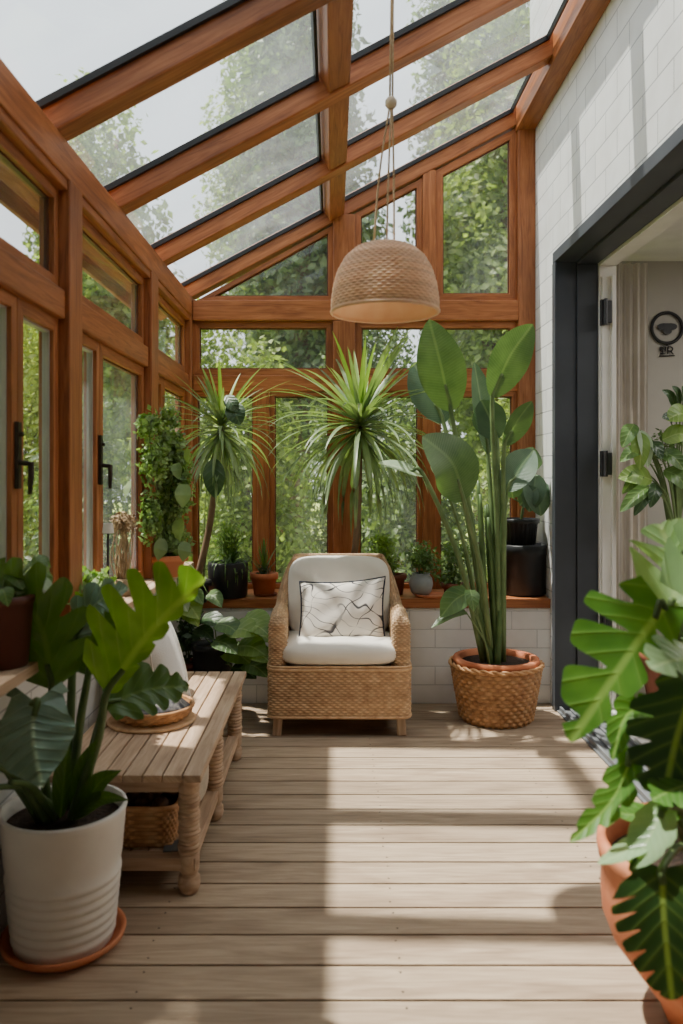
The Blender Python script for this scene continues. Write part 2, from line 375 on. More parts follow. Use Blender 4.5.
# leaf outline functions: t along leaf (0 base, 1 tip) -> half width 0..1
def w_ellipse(t): return max(.0, math.sin(PI * min(1, t ** .88))) ** .7
def w_strap(t): return min(1, .55 + t * 3) * (1 - t ** 3) ** .9 if t < 1 else 0
def w_heart(t): return (math.sin(PI * (t * .86 + .14) ** 1.0) ** .8 if t > .06 else .6 + t * 4) * (1 - max(0, t - .75) * 1.2)
def w_lance(t): return math.sin(PI * t ** .7) ** 1.0 if 0 < t < 1 else 0
def lobed(env, k, depth, ph=0.0, sharp=.16):
    def f(t):
        x = (t * k + ph) % 1.0; g = min(x, 1 - x)
        notch = math.exp(-(g / sharp) ** 2)
        return env(t) * (1 - depth * notch * min(1, t * 5) * (1 if t < .93 else .0))
    return f
def w_monst(t): return (min(1, .55 + t * 2.4)) * (1 - max(0, (t - .25) / .75) ** 1.7) ** .75 if t < 1 else 0

def blade(mb, spine, width, face=(0, -1, .2), n=22, m=4, wl=w_ellipse, wr=None, fold=.12, slant=0., wave=0., wk=5, curl=0., t=1.0, back=0.0):
    wr = wr or wl
    sp = catmull(spine, n); pts = np.zeros((n + 1, 2 * m + 1, 3)); uv = np.zeros((n + 1, 2 * m + 1, 2))
    face = Vector(face); ph = R.uniform(0, 6)
    Lsp = sum((sp[i + 1] - sp[i]).length for i in range(n))
    for i in range(n + 1):
        T = (sp[min(i + 1, n)] - sp[max(i - 1, 0)]).normalized()
        sd = T.cross(face)
        sd = sd.normalized() if sd.length > 1e-5 else T.orthogonal()
        Nn = sd.cross(T)
        tt = i / n
        for j in range(-m, m + 1):
            a = j / m; f = wl if a < 0 else wr
            w = width * f(tt); x = abs(a)
            bk = -back * width * x * max(0, 1 - tt * 6)
            p = sp[i] + sd * (a * w) + T * (slant * x * w + bk) + Nn * (fold * x * w - curl * x * x * w + wave * width * x * math.sin(wk * 2 * PI * tt + ph + (2 if a < 0 else 0)))
            pts[i, j + m] = p; uv[i, j + m] = (.5 + .5 * a * (w / max(width, 1e-6)) if w > 0 else .5, tt)
    mb.grid(pts, uv, tint=np.full((n + 1, 2 * m + 1), t))

def weave(mb, S, rows, stakes, amp, sr=4, ss=3, cu=False, dark=.7):
    """S(u,v)->(pos array, normal array) vectorised; u along stakes, v along rows. displaced weave grid"""
    nu = stakes * ss + (0 if cu else 1); nv = rows * sr + 1
    u = np.linspace(0, 1, stakes * ss + 1)[:nu]; v = np.linspace(0, 1, nv)
    U, V = np.meshgrid(u, v, indexing='ij')
    pos = S(U, V)
    e = 1e-3
    if cu: du = S((U + e) % 1, V) - S((U - e) % 1, V)
    else: du = S(np.clip(U + e, 0, 1), V) - S(np.clip(U - e, 0, 1), V)
    dv = S(U, np.clip(V + e, 0, 1)) - S(U, np.clip(V - e, 0, 1))
    nrm = np.cross(du, dv); nrm /= (np.linalg.norm(nrm, axis=2, keepdims=True) + 1e-12)
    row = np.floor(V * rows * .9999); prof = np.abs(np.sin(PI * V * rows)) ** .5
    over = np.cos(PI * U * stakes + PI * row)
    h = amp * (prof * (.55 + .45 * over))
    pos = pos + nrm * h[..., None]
    rt = NR.uniform(.86, 1.12, rows + 1); tint = rt[row.astype(int)] * (1 + .05 * NR.randn(nu, nv)) * (dark + (1 - dark) * np.clip(prof * (.6 + .45 * over), 0, 1))  # random cane tone per row, plus gap shade painted as darker low strands
    mb.grid(pos, cu=cu, tint=tint)

def lathe_fn(prof, c):
    """piecewise profile (r,z) -> S(u,v) for weave"""
    pr = np.array(prof, float); d = np.r_[0, np.cumsum(np.linalg.norm(np.diff(pr, axis=0), axis=1))]; d /= d[-1]
    def S(u, v):
        r = np.interp(v, d, pr[:, 0]); z = np.interp(v, d, pr[:, 1])
        return np.stack([c[0] + r * np.cos(2 * PI * u), c[1] + r * np.sin(2 * PI * u), c[2] + z], -1)
    return S

def pillow(mb, c, w, h, th, X, Y, n=22, sag=.05, pinch=.06, seed=0, plump=2.6, taper=0.):
    """cushion in plane spanned by unit vectors X (width) and Y (height)"""
    X = np.array(Vector(X).normalized()); Y = np.array(Vector(Y).normalized()); Z = np.cross(X, Y); c = np.array(c)
    rs = np.random.RandomState(seed); ph = rs.uniform(0, 6, 8)
    u = np.linspace(-1, 1, n); U, V = np.meshgrid(u, u, indexing='ij')
    prof = np.clip((1 - np.abs(U) ** plump) * (1 - np.abs(V) ** plump), 0, 1) ** .5
    k = 1 - pinch * (1 - np.abs(V) ** 2) * np.abs(U) ** 3
    k = k * (1 - taper * ((V + 1) / 2) ** 1.4)
    k2 = 1 - pinch * (1 - np.abs(U) ** 2) * np.abs(V) ** 3
    uv = np.stack([U * .5 + .5, V * .5 + .5], -1)
    wr = .05 * (np.sin(5 * U + 3 * V + ph[0]) + np.sin(7 * V - 4 * U + ph[1]) + .6 * np.sin(11 * U + ph[2]) * np.cos(9 * V + ph[3]))
    for sgn in (1, -1):
        T = sgn * th / 2 * prof * (1 + wr * (1 if sgn > 0 else .3))
        p = c + X * (U * w / 2 * k)[..., None] + Y * (V * h / 2 * k2 - sag * h * (1 - U ** 2) * (V > 0) * V)[..., None] + Z * T[..., None]
        if sgn < 0: p = p[::-1]; mb.grid(p, uv[::-1])
        else: mb.grid(p, uv)
    def edge(a, b):
        kk = (1 - pinch * (1 - b * b) * abs(a) ** 3) * (1 - taper * ((b + 1) / 2) ** 1.4); k3 = 1 - pinch * (1 - a * a) * abs(b) ** 3
        return Vector(c + X * (a * w / 2 * kk) + Y * (b * h / 2 * k3 - sag * h * (1 - a * a) * (b if b > 0 else 0)))
    e = [edge(-1 + 2 * i / 12, -1) for i in range(12)] + [edge(1, -1 + 2 * i / 12) for i in range(12)] + [edge(1 - 2 * i / 12, 1) for i in range(12)] + [edge(-1, 1 - 2 * i / 12) for i in range(13)]
    return e

def foliage(mb, blobs, n, size, rs, shell=.55, asp=.5, up=.3, tv=.25):
    """scatter small two-facet leaves in ellipsoids: blobs = [(centre, radii)]"""
    vol = np.array([b[1][0] * b[1][1] * b[1][2] for b in blobs]) ** .75; cnt = (vol / vol.sum() * n).astype(int)
    for (c, r), k in zip(blobs, cnt):
        d = rs.randn(k, 3); d /= np.linalg.norm(d, axis=1, keepdims=True)
        rad = shell + (1 - shell) * rs.rand(k) ** .6
        p = np.array(c) + d * np.array(r) * rad[:, None] + rs.randn(k, 3) * size * .3
        nn = d + rs.randn(k, 3) * .7 + np.array([0, 0, up]); nn /= np.linalg.norm(nn, axis=1, keepdims=True)
        a = np.cross(nn, rs.randn(k, 3)); a /= np.linalg.norm(a, axis=1, keepdims=True); b = np.cross(nn, a)
        s = size * rs.uniform(.6, 1.3, k)[:, None]; w = s * asp
        q = [p, p + a * s * .45 + b * w * .5 + nn * s * .08, p + a * s, p + a * s * .45 - b * w * .5 + nn * s * .08]
        o = len(mb.v)
        mb.v.extend(map(tuple, np.stack(q, 1).reshape(-1, 3)))
        tn = 1 + tv * (rs.rand(k) - .5) * 2
        for i in range(k):
            j = o + 4 * i
            mb.face((j, j + 1, j + 2), [(.5, 0), (.9, .45), (.5, 1)], tn[i])
            mb.face((j, j + 2, j + 3), [(.5, 0), (.5, 1), (.1, .45)], tn[i])

def pot_prof(r0, r1, h, rim=.012, rimh=.03, th=.012, soil=.03):
    return [(0, 0), (r0, 0), (r0 + (r1 - r0) * (1 - rimh / h) * 1.0, h - rimh), (r1 + rim * .6, h - rimh), (r1 + rim, h - rimh * .5), (r1 + rim * .8, h), (r1 - th, h), (r1 - th * 1.2, h - soil), (r1 - th * 1.2 - .001, h - soil - .02)]
def add_pot(root, c, r0, r1, h, mat, name='pot', rim=.012, rimh=.03, soil=.03, th=.012):
    mb = MB(); mb.lathe(pot_prof(r0, r1, h, rim, rimh, th, soil), c, 40); o = mb.build(name, mat, root)
    s = MB(); s.lathe([(0, h - soil + .006), (r1 * .5, h - soil + .004), (r1 - th, h - soil)], c, 28); s.build('soil', 'soil', root)
    return o

# ------------------------------------------------------------------ room shell
XL, XR = -.863, 1.236
YB = 4.95            # window wall centre
SL = .53             # roof slope
Y0 = -.7
def zr(x): return 2.39 + SL * (x - XL)     # underside of rafters

# floor: boards along X
mb = MB(); w = .1415; y = Y0; i = 0
yb0 = 4.75
while y < yb0:
    x = -1.05; cuts = []
    for x2 in cuts + [1.25]:
        mb.box(((x + x2) / 2, y + w / 2, -.0125), (x2 - x - .003, w - .008, .025), t=R.uniform(.86, 1.08), axis=0); x = x2
    y += w; i += 1
fl = struct(mb.build('floor', 'deck', bevel=.002))
mb = MB(); mb.box((.1, 2, -.05), (2.4, 5.6, .04), t=1); mb.build('joist_bed', 'soil', fl)
mb = MB(); y = Y0
while y < yb0:
    for xx in (-.5, .18, .86):
        for dy in (.03, .11):
            mb.lathe([(0, .0012), (.0035, .0008)], (xx + R.uniform(-.006, .006), y + dy, 0), 8)
    y += w
o = mb.build('nail_heads', 'bronze', fl); o['kind'] = 'stuff'

def poly_frame(mb, pts, width, depth, plane, pos, t=None):
    """ring of frame pieces inside convex polygon pts [(a,z)], returns the inset polygon. plane 'x': x=pos, a=y ; 'y': y=pos, a=x"""
    n = len(pts); P2 = [Vector(p) for p in pts]
    cen = sum(P2, Vector((0, 0))) / n; lines = []
    for i in range(n):
        a, b = P2[i], P2[(i + 1) % n]; d = (b - a).normalized(); nn = Vector((-d.y, d.x))
        if nn.dot(cen - a) < 0: nn = -nn
        lines.append((a + nn * width, d))
    ins = []
    for i in range(n):
        (p, d), (q, e) = lines[i - 1], lines[i]
        den = d.x * e.y - d.y * e.x; s = ((q - p).x * e.y - (q - p).y * e.x) / den
        ins.append(p + d * s)
    def W(p, k): return (pos + k, p.x, p.y) if plane == 'x' else (p.x, pos + k, p.y)
    for i in range(n):
        j = (i + 1) % n; tt = R.uniform(.85, 1.08); L = (P2[j] - P2[i]).length; du = R.uniform(0, 40); dv = R.uniform(0, 40)
        o = len(mb.v)
        for k in (-depth / 2, depth / 2):
            for p in (P2[i], P2[j], ins[j], ins[i]): mb.v.append(W(p, k))
        for fc in ((0, 1, 2, 3), (7, 6, 5, 4), (0, 4, 5, 1), (3, 2, 6, 7)):
            uvs = []
            for q in fc:
                uvs.append((du + (0 if q % 4 in (0, 3) else L), dv + (0 if q % 4 in (0, 1) else width) + (depth if q > 3 else 0)))
            mb.face([o + q for q in fc], uvs, tt)
    return ins
def pane_poly(mb, ins, plane, pos, th=.006):
    n = len(ins); o = len(mb.v)
    for k in (0,):
        for p in ins: mb.v.append((pos, p[0], p[1]) if plane == 'x' else (p[0], pos, p[1]))
    mb.face([o + i for i in range(n)], [(p[0], p[1]) for p in ins], 1)
WN = [0]
def window(pts, plane, pos, width=.035, depth=.05, strip=False, inner=0):
    WN[0] += 1
    mb = MB(); ins = poly_frame(mb, pts, width, depth, plane, pos)
    root = struct(mb.build('window_%d' % WN[0], 'cedar', smooth=False, bevel=.002))
    g = MB(); pane_poly(g, ins, plane, pos); g.build('pane', 'glass', root, smooth=False)
    s = MB(); i2 = poly_frame(s, [tuple(p) for p in ins], .007, .022 if strip else .014, plane, pos); s.build('glazing_bead', 'whitestrip' if strip else 'bead', root, smooth=False)
    return root
def handle(root, x, y, z):
    mb = MB(); mb.box((x + .006, y, z), (.012, .026, .19), t=1); mb.tube([(x + .01, y, z - .02), (x + .045, y, z - .025)], .008, 10)
    mb.tube([(x + .043, y, z - .02), (x + .047, y - .012, z - .06), (x + .047, y - .02, z - .11)], [.009, .009, .006], 10)
    mb.tube([(x + .01, y, z + .06), (x + .022, y, z + .06)], .007, 10)
    mb.build('handle', 'bronze', root, bevel=.002, smooth=False)

TN = [0]
def trim(mb, label=None, bevel=.005):
    TN[0] += 1; return struct(mb.build('trim_%d' % TN[0], 'cedar', smooth=False, bevel=bevel))

# left wall: low masonry, ledge board, posts, rails
GX = -.925
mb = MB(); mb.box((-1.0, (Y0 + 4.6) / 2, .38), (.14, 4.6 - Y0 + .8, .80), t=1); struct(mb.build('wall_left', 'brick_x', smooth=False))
mb = MB(); xx = -.79
for k in range(3): mb.box((-.815 - .052 * k, (Y0 + 4.55) / 2, .79), (.049, 4.55 - Y0, .03), axis=1)
led_l = struct(mb.build('trim_ledge_left', 'table', smooth=False, bevel=.003))
posts = [(-.55, -.41), (.26, .40), (1.44, 1.58), (2.625, 2.76), (3.81, 3.96), (4.87, 5.02)]
for a, b in posts:
    m_ = MB(); m_.box((XL - .05, (a + b) / 2, 1.54), (.10, b - a, 1.47), axis=2); trim(m_)
m_ = MB(); m_.box((XL - .06, (Y0 + 5.02) / 2, 2.33), (.12, 5.02 - Y0, .12), axis=1); trim(m_)          # eave beam
m_ = MB(); m_.box((XL - .05, (Y0 + 5.02) / 2, 2.255), (.085, 5.02 - Y0, .035), axis=1); trim(m_)       # head plate
for (a, b), (c, d) in zip(posts[:-1], posts[1:]):
    m_ = MB(); m_.box((GX + .012, (b + c) / 2, 1.862), (.07, c - b, .096), axis=1); trim(m_)
    window([(b, 1.91), (c, 1.91), (c, 2.24), (b, 2.24)], 'x', GX, .04, strip=False)
    fr = {1.58: .67, 2.76: .31, 3.96: .3}.get(b, .5); ym = b + (c - b) * fr
    w1 = window([(b, .805), (ym, .805), (ym, 1.815), (b, 1.815)], 'x', GX, .04, strip=b < 3)
    w2 = window([(ym + .002, .805), (c, .805), (c, 1.815), (ym + .002, 1.815)], 'x', GX, .045, strip=b < 2)
    handle(w1, GX + .026, ym - .012, 1.36)
# roof overhang added outside the left wall to block sun
m_ = MB()
for k in range(1):
    m_.box((-1.05 - k * .13, (Y0 + 5.1) / 2, 2.33 - k * .068), (.145, 5.9, .02), Matrix.Rotation(-math.atan(SL), 3, 'Y'), axis=1)
m_.box((-1.13, (Y0 + 5.1) / 2, 2.27), (.02, 5.9, .08), axis=1)
trim(m_)

# back wall
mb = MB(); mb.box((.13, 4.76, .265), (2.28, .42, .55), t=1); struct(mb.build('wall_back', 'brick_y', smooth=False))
mb = MB(); mb.box((.14, 4.745, .57), (2.19, .41, .054), axis=0, t=1.0); struct(mb.build('trim_ledge_back', 'cedar', smooth=False, bevel=.004))
X1 = lambda px: (px - VX) * YB / F
Z1 = lambda py: CAMZ - (py - VY) * YB / F
m_ = MB(); m_.box((.19, YB, 2.306), (2.1, .12, .124), axis=0); trim(m_)          # main cross beam
m_ = MB(); m_.box((.19, YB + .01, 1.862), (2.1, .085, .1), axis=0); trim(m_)     # mid rail
cx0, cx1 = X1(333), X1(355)
def zg(x): return zr(x)          # gable top line
m_ = MB(); m_.box(((cx0 + cx1) / 2, YB - .005, 1.22), (cx1 - cx0, .11, 1.27), axis=2); trim(m_)
m_ = MB(); m_.box(((cx0 + cx1) / 2, YB - .005, 2.075), (cx1 - cx0, .11, .335), axis=2); trim(m_)
m_ = MB(); m_.box(((cx0 + cx1) / 2, YB - .005, 2.63), (cx1 - cx0, .10, .53), axis=2); trim(m_)
mx0, mx1 = X1(422), X1(435)
m_ = MB(); m_.box(((mx0 + mx1) / 2, YB, 1.205), (mx1 - mx0, .09, 1.21), axis=2); trim(m_)
m_ = MB(); m_.box(((mx0 + mx1) / 2, YB, 2.77), (mx1 - mx0, .09, .8), axis=2); trim(m_)
lx0, lx1 = X1(258), X1(270)
m_ = MB(); m_.box(((lx0 + lx1) / 2, YB, 1.205), (lx1 - lx0, .09, 1.21), axis=2); trim(m_)
rx0 = X1(516)
m_ = MB(); m_.box(((rx0 + XR) / 2, YB - .01, 2.03), (XR - rx0, .12, 2.87), axis=2); trim(m_)
XLI = XL
for a, b in ((XLI, lx0), (lx1, cx0), (cx1, mx0), (mx1, rx0)):
    window([(a, .598), (b, .598), (b, 1.812), (a, 1.812)], 'y', YB, .03)
window([(XLI, 1.912), (cx0, 1.912), (cx0, 2.244), (XLI, 2.244)], 'y', YB, .04)
window([(cx1, 1.912), (rx0, 1.912), (rx0, 2.244), (cx1, 2.244)], 'y', YB, .04)
window([(XL + .02, 2.37), (cx0, 2.37), (cx0, zg(cx0) - .01)], 'y', YB, .03)
window([(cx1, 2.37), (mx0, 2.37), (mx0, zg(mx0) - .01), (cx1, zg(cx1) - .01)], 'y', YB, .035)
window([(mx1, 2.37), (rx0, 2.37), (rx0, zg(rx0) - .01), (mx1, zg(mx1) - .01)], 'y', YB, .045)

# roof
roof = struct(thing('ceiling', (0, 0, 2.39), None, None))
HR, WR = .11, .10
xe = XR - .115
rY = [-.05, .78, 1.72, 2.56, 3.30, 4.13, 4.95]
rot = Matrix.Rotation(-math.atan(SL), 3, 'Y')
nz = Vector((-SL, 0, 1)).normalized()
for yy in rY:
    m_ = MB(); a = Vector((XL - .09, yy, zr(XL - .09))) + nz * HR / 2; b = Vector((XR - .01, yy, zr(XR - .01))) + nz * HR / 2
    m_.beam(a, b, WR, HR, up=(0, 0, 1)); m_.build('rafter', 'cedar', roof, smooth=False, bevel=.006)
allY = [Y0] + rY
for a, b in zip(allY[:-1], allY[1:]):
    ya, yb = a + WR / 2, b - WR / 2
    m_ = MB(); m_.box(Vector((.032, (ya + yb) / 2, zr(.032))) + nz * .058, (.10, yb - ya, .095), rot, axis=1); m_.build('purlin', 'cedar', roof, smooth=False, bevel=.005)
    for x0, x1 in ((XL - .09, -.02), (.084, xe + .02)):
        m_ = MB(); q = []
        for (x, y_) in ((x0, ya), (x1, ya), (x1, yb), (x0, yb)): q.append(tuple(Vector((x, y_, zr(x))) + nz * (HR - .012)))
        m_.v = q; m_.face((0, 1, 2, 3), [(0, 0), (x1 - x0, 0), (x1 - x0, yb - ya), (0, yb - ya)])
        if b < 1.8:                       # unseen near bays boarded over in timber, added to darken the front
            m_.build('shading_board', 'cedar', roof, smooth=False, solid=.02); continue
        p_ = m_.build('glass_pane', 'roofglass', roof, smooth=False)
        s_ = MB()
        for y_ in (ya + .009, yb - .009):
            s_.beam(Vector((x0, y_, zr(x0))) + nz * (HR - .022), Vector((x1, y_, zr(x1))) + nz * (HR - .022), .018, .022, t=1)
        s_.box(Vector((x1 - .007, (ya + yb) / 2, zr(x1 - .007))) + nz * (HR - .022), (.014, yb - ya, .02), rot, t=1)
        s_.build('glazing_seal', 'seal', p_, smooth=False)
m_ = MB(); m_.box((XR - .0575, (Y0 + 5.0) / 2, zr(xe) + .06), (.115, 5.0 - Y0, .19), axis=1); m_.build('ridge_beam', 'cedar', roof, smooth=False, bevel=.006)

# right house wall with the folding door opening
DY0, DY1, DH = .7, 4.39, 2.47
WX = 1.30
mb = MB()
mb.box((XR + .15, (DY1 + .04 + 5.02) / 2, 2.6), (.30, 5.02 - DY1 - .04, 5.8), t=1)
mb.box((XR + .15, (DY0 + DY1) / 2, (DH + .04 + 5.5) / 2), (.30, DY1 - DY0 + .08, 5.5 - DH - .04), t=1)
mb.box((XR + .15, (Y0 - .3 + DY0 - .04) / 2, 2.6), (.30, DY0 - .04 - Y0 + .3, 5.8), t=1)
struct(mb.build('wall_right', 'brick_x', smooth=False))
door = struct(thing('door_1', (XR, 2.5, 0), None, None))
def lining(name, mat, x0, x1, inset, bev=.003, z1=None):
    m_ = MB(); yb_ = DY1 - inset; zt = DH - inset
    m_.box(((x0 + x1) / 2, yb_ + .03 + inset / 2, zt / 2), (x1 - x0, .06 + inset, zt), axis=2, t=1)
    m_.box(((x0 + x1) / 2, DY0 - .03, zt / 2), (x1 - x0, .06, zt), axis=2, t=1)
    m_.box(((x0 + x1) / 2, (DY0 + DY1) / 2, zt + .03 + inset / 2), (x1 - x0, DY1 - DY0 + .1, .06 + inset), axis=1, t=1)
    return m_.build(name, mat, door, smooth=False, bevel=bev)
lining('outer_frame', 'charcoal', XR - .018, 1.335, .0)
lining('inner_frame', 'charcoal', 1.337, 1.45, .014)
wf = lining('white_frame', 'white', 1.452, 1.545, .03)
m_ = MB(); m_.box((1.50, DY1 - .035, 1.2), (.075, .018, 2.36), t=1); m_.box((1.515, DY1 - .05, 1.2), (.012, .03, 2.36), t=1)
dl = m_.build('folded_leaf', 'white', door, smooth=False, bevel=.003)
for z in (2.18, 1.36, .5):
    m_ = MB(); m_.box((1.488, DY1 - .068, z), (.03, .03, .12), t=1)
    m_.tube([(1.47, DY1 - .08, z - .07), (1.47, DY1 - .08, z + .07)], .011, 10); m_.box((1.462, DY1 - .05, z), (.02, .03, .14), t=1)
    m_.build('hinge', 'hinge', door, smooth=False, bevel=.002)
m_ = MB(); m_.box((XR + .11, (DY0 + DY1) / 2, .004), (.235, DY1 - DY0, .012), t=1)
for xx, hh in ((XR + .012, .03), (XR + .065, .022), (XR + .125, .022), (XR + .2, .03)): m_.box((xx, (DY0 + DY1) / 2, hh / 2), (.014, DY1 - DY0, hh), t=1)
m_.build('threshold_track', 'metal', door, smooth=False, bevel=.002)
m_ = MB(); m_.box((1.54, (DY0 + DY1) / 2, .014), (.16, DY1 - DY0, .035), t=1); m_.build('sill', 'white', door, smooth=False, bevel=.004)

# room behind the door
mb = MB(); mb.box((3.1, 5.3, 1.35), (3.2, .1, 2.8), t=1); mb.box((4.65, 2.3, 1.35), (.1, 6, 2.8), t=1); mb.box((3.1, -.65, 1.35), (3.2, .1, 2.8), t=1)
struct(mb.build('wall_inner', 'plaster', smooth=False))
mb = MB(); mb.box((3.1, 2.3, 2.75), (3.1, 6.1, .1), t=1); struct(mb.build('ceiling_inner', 'white', smooth=False))
mb = MB(); mb.box((3.12, 2.3, -.02), (3.15, 6.1, .05), t=1); struct(mb.build('floor_inner', 'tile', smooth=False))
# curtain
def S_c(u, v):
    x = 1.72 + .27 * u; y_ = 5.08 + .022 * np.sin(u * 30) + .01 * np.sin(u * 71 + 1)
    return np.stack([x, y_, .02 + 2.62 * v], -1)
U, V = np.meshgrid(np.linspace(0, 1, 70), np.linspace(0, 1, 6), indexing='ij')
mb = MB(); mb.grid(S_c(U, V)); tag(mb.build('curtain', 'curtain', loc=(1.85, 5.08, 0)), 'pale sheer curtain hanging just inside the open door', 'curtain')
# wall behind the camera
mb = MB(); mb.box((.1, Y0 - .1, 1.9), (2.4, .15, 4.0), t=1); struct(mb.build('wall_front', 'plaster', smooth=False))

# iron wall ornament
oy = 5.235; oc = Vector(((667 - VX) / F * oy, oy, CAMZ + (VY - 328) / F * oy))
orn = thing('wall_ornament', oc, 'round black iron ring ornament with emblem and small lettering on grey indoor wall', 'wall ornament')
mb = MB(); mb.tube([oc + Vector((math.cos(a) * .1, 0, math.sin(a) * .1)) for a in [2 * PI * k / 48 for k in range(49)]], .011, 8); mb.build('ring', 'iron', orn)
def flat_poly(mb, pts, y, th=.008):
    n = len(pts); o = len(mb.v)
    for yy in (y - th, y): 
        for p in pts: mb.v.append((oc.x + p[0], oc.y + yy, oc.z + p[1]))
    mb.face([o + i for i in range(n)], [(0, 0)] * n); mb.face([o + n + i for i in range(n)][::-1], [(0, 0)] * n)
    for i in range(n): mb.face((o + i, o + n + i, o + n + (i + 1) % n, o + (i + 1) % n), [(0, 0)] * 4)
mb = MB()
for sx in (-1, 1): flat_poly(mb, [(sx * (.034 + .03 * math.cos(a)), .008 + .021 * math.sin(a)) for a in [2 * PI * k / 20 for k in range(20)]], 0)
flat_poly(mb, [(.028 * math.cos(a), -.022 + .02 * math.sin(a)) for a in [2 * PI * k / 20 for k in range(20)]], -.001)
flat_poly(mb, [(-.03, .03), (.03, .03), (.02, -.01), (-.02, -.01)], -.002)
mb.build('emblem', 'iron', orn, smooth=False)
mb = MB()
def stroke(p, q, r=.004): mb.tube([oc + Vector((p[0], 0, p[1])), oc + Vector((q[0], 0, q[1]))], r, 6)
for p, q in (((-.045, -.125), (-.01, -.125)), ((-.045, -.125), (-.045, -.15)), ((-.01, -.125), (-.01, -.15)), ((-.045, -.15), (-.01, -.15)), ((-.028, -.15), (-.028, -.168)), ((-.045, -.168), (-.012, -.168)), ((-.045, -.137), (-.01, -.137)),
             ((.005, -.122), (.005, -.17)), ((.005, -.122), (.03, -.124)), ((.03, -.124), (.038, -.137)), ((.038, -.137), (.03, -.15)), ((.03, -.15), (.005, -.15)), ((.02, -.15), (.042, -.172)), ((-.05, -.184), (.05, -.180)), ((0, -.10), (0, -.118))): stroke(p, q)
mb.build('lettering', 'iron', orn)

# ------------------------------------------------------------------ pendant lamp
ld = 2.56; lc = P(385, 312, ld); lx, ly, lz = lc
lamp = thing('pendant_lamp', (lx, ly, zr(lx)), 'woven cane dome pendant lamp hanging on rope from a rafter', 'pendant lamp')
prof = [(.171, .0), (.170, .04), (.163, .085), (.150, .13), (.128, .17), (.095, .2), (.05, .216), (.018, .22)]
mb = MB(); weave(mb, lathe_fn(prof, (lx, ly, lz)), 34, 76, .0035, sr=4, ss=4, cu=True, dark=.95)
mb.lathe([(r - .006, z) for r, z in prof], (lx, ly, lz), 60)
sh = mb.build('lamp_shade', 'lampcane', lamp)
mb = MB(); mb.tube([(lx + .17 * math.cos(a), ly + .17 * math.sin(a), lz) for a in [2 * PI * k / 60 for k in range(61)]], .006, 8); mb.build('rim', 'lampcane', sh)
top = lz + .222; bz = CAMZ - (103 - VY) / F * ld; bx = lx + (391 - 385) / F * ld
mb = MB(); mb.lathe([(0, -.02), (.012, -.017), (.019, -.007), (.019, .007), (.012, .017), (0, .02)], (bx, ly, bz), 20); mb.build('bead', 'ball', lamp)
mb = MB()
for k, (ax, ay) in enumerate(((-.036, 0), (.03, .012), (.004, -.02))):
    mb.tube(catmull([(bx + ax * .12, ly + ay * .1, bz - .01), (lx + ax * .7 + (bx - lx) * .4, ly + ay * .7, (bz + top) / 2), (lx + ax, ly + ay, top - .006)], 8), .0032, 6)
mb.tube([(bx - .004, ly, bz), (bx + .003, ly, zr(bx))], .0034, 6); mb.tube([(bx + .005, ly, bz), (bx + .007, ly, zr(bx))], .0034, 6)
mb.build('rope', 'rope', lamp)
mb = MB(); mb.lathe([(0, -.09), (.02, -.085), (.032, -.06), (.03, -.03), (.016, -.005), (.014, .02), (0, .02)], (lx, ly, lz + .16), 20); mb.build('bulb', 'white', lamp)

# ------------------------------------------------------------------ wicker armchair
cy0 = 3.955; ccx = .032; CW = .717
chair = thing('wicker_armchair', (ccx, 4.22, 0), 'wicker armchair with cream cushions standing in front of the back ledge', 'armchair')
# plan path: U from the left front round the back to the right front
hw = CW / 2 - .050; yb_c = 4.44; rc = .14
def plan():
    pts = [(-hw, cy0 + .06 + .02 * i) for i in range(int((yb_c - rc - cy0 - .06) / .02) + 1)]
    k = 8
    pts += [(-hw + rc - rc * math.cos(PI / 2 * i / k), yb_c - rc + rc * math.sin(PI / 2 * i / k)) for i in range(1, k + 1)]
    pts += [(-hw + rc + (2 * hw - 2 * rc) * i / 14, yb_c) for i in range(1, 14)]
    pts += [(hw - rc + rc * math.sin(PI / 2 * i / k), yb_c - rc + rc * math.cos(PI / 2 * i / k)) for i in range(0, k + 1)]
    pts += [(hw, yb_c - rc - .02 * i) for i in range(1, int((yb_c - rc - cy0 - .06) / .02) + 1)]
    return np.array(pts)
pl = plan(); dl_ = np.r_[0, np.cumsum(np.linalg.norm(np.diff(pl, axis=0), axis=1))]; Lp = dl_[-1]; dl_ /= Lp
def top_z(u):
    # height of the arm/back along the path
    s = np.abs(u - .5) * 2
    k = np.clip((s - .34) / (.60 - .34), 0, 1); k = k * k * (3 - 2 * k)
    front = np.clip((s - .86) / .14, 0, 1)
    return .862 - (.862 - .618) * k - .03 * front ** 2
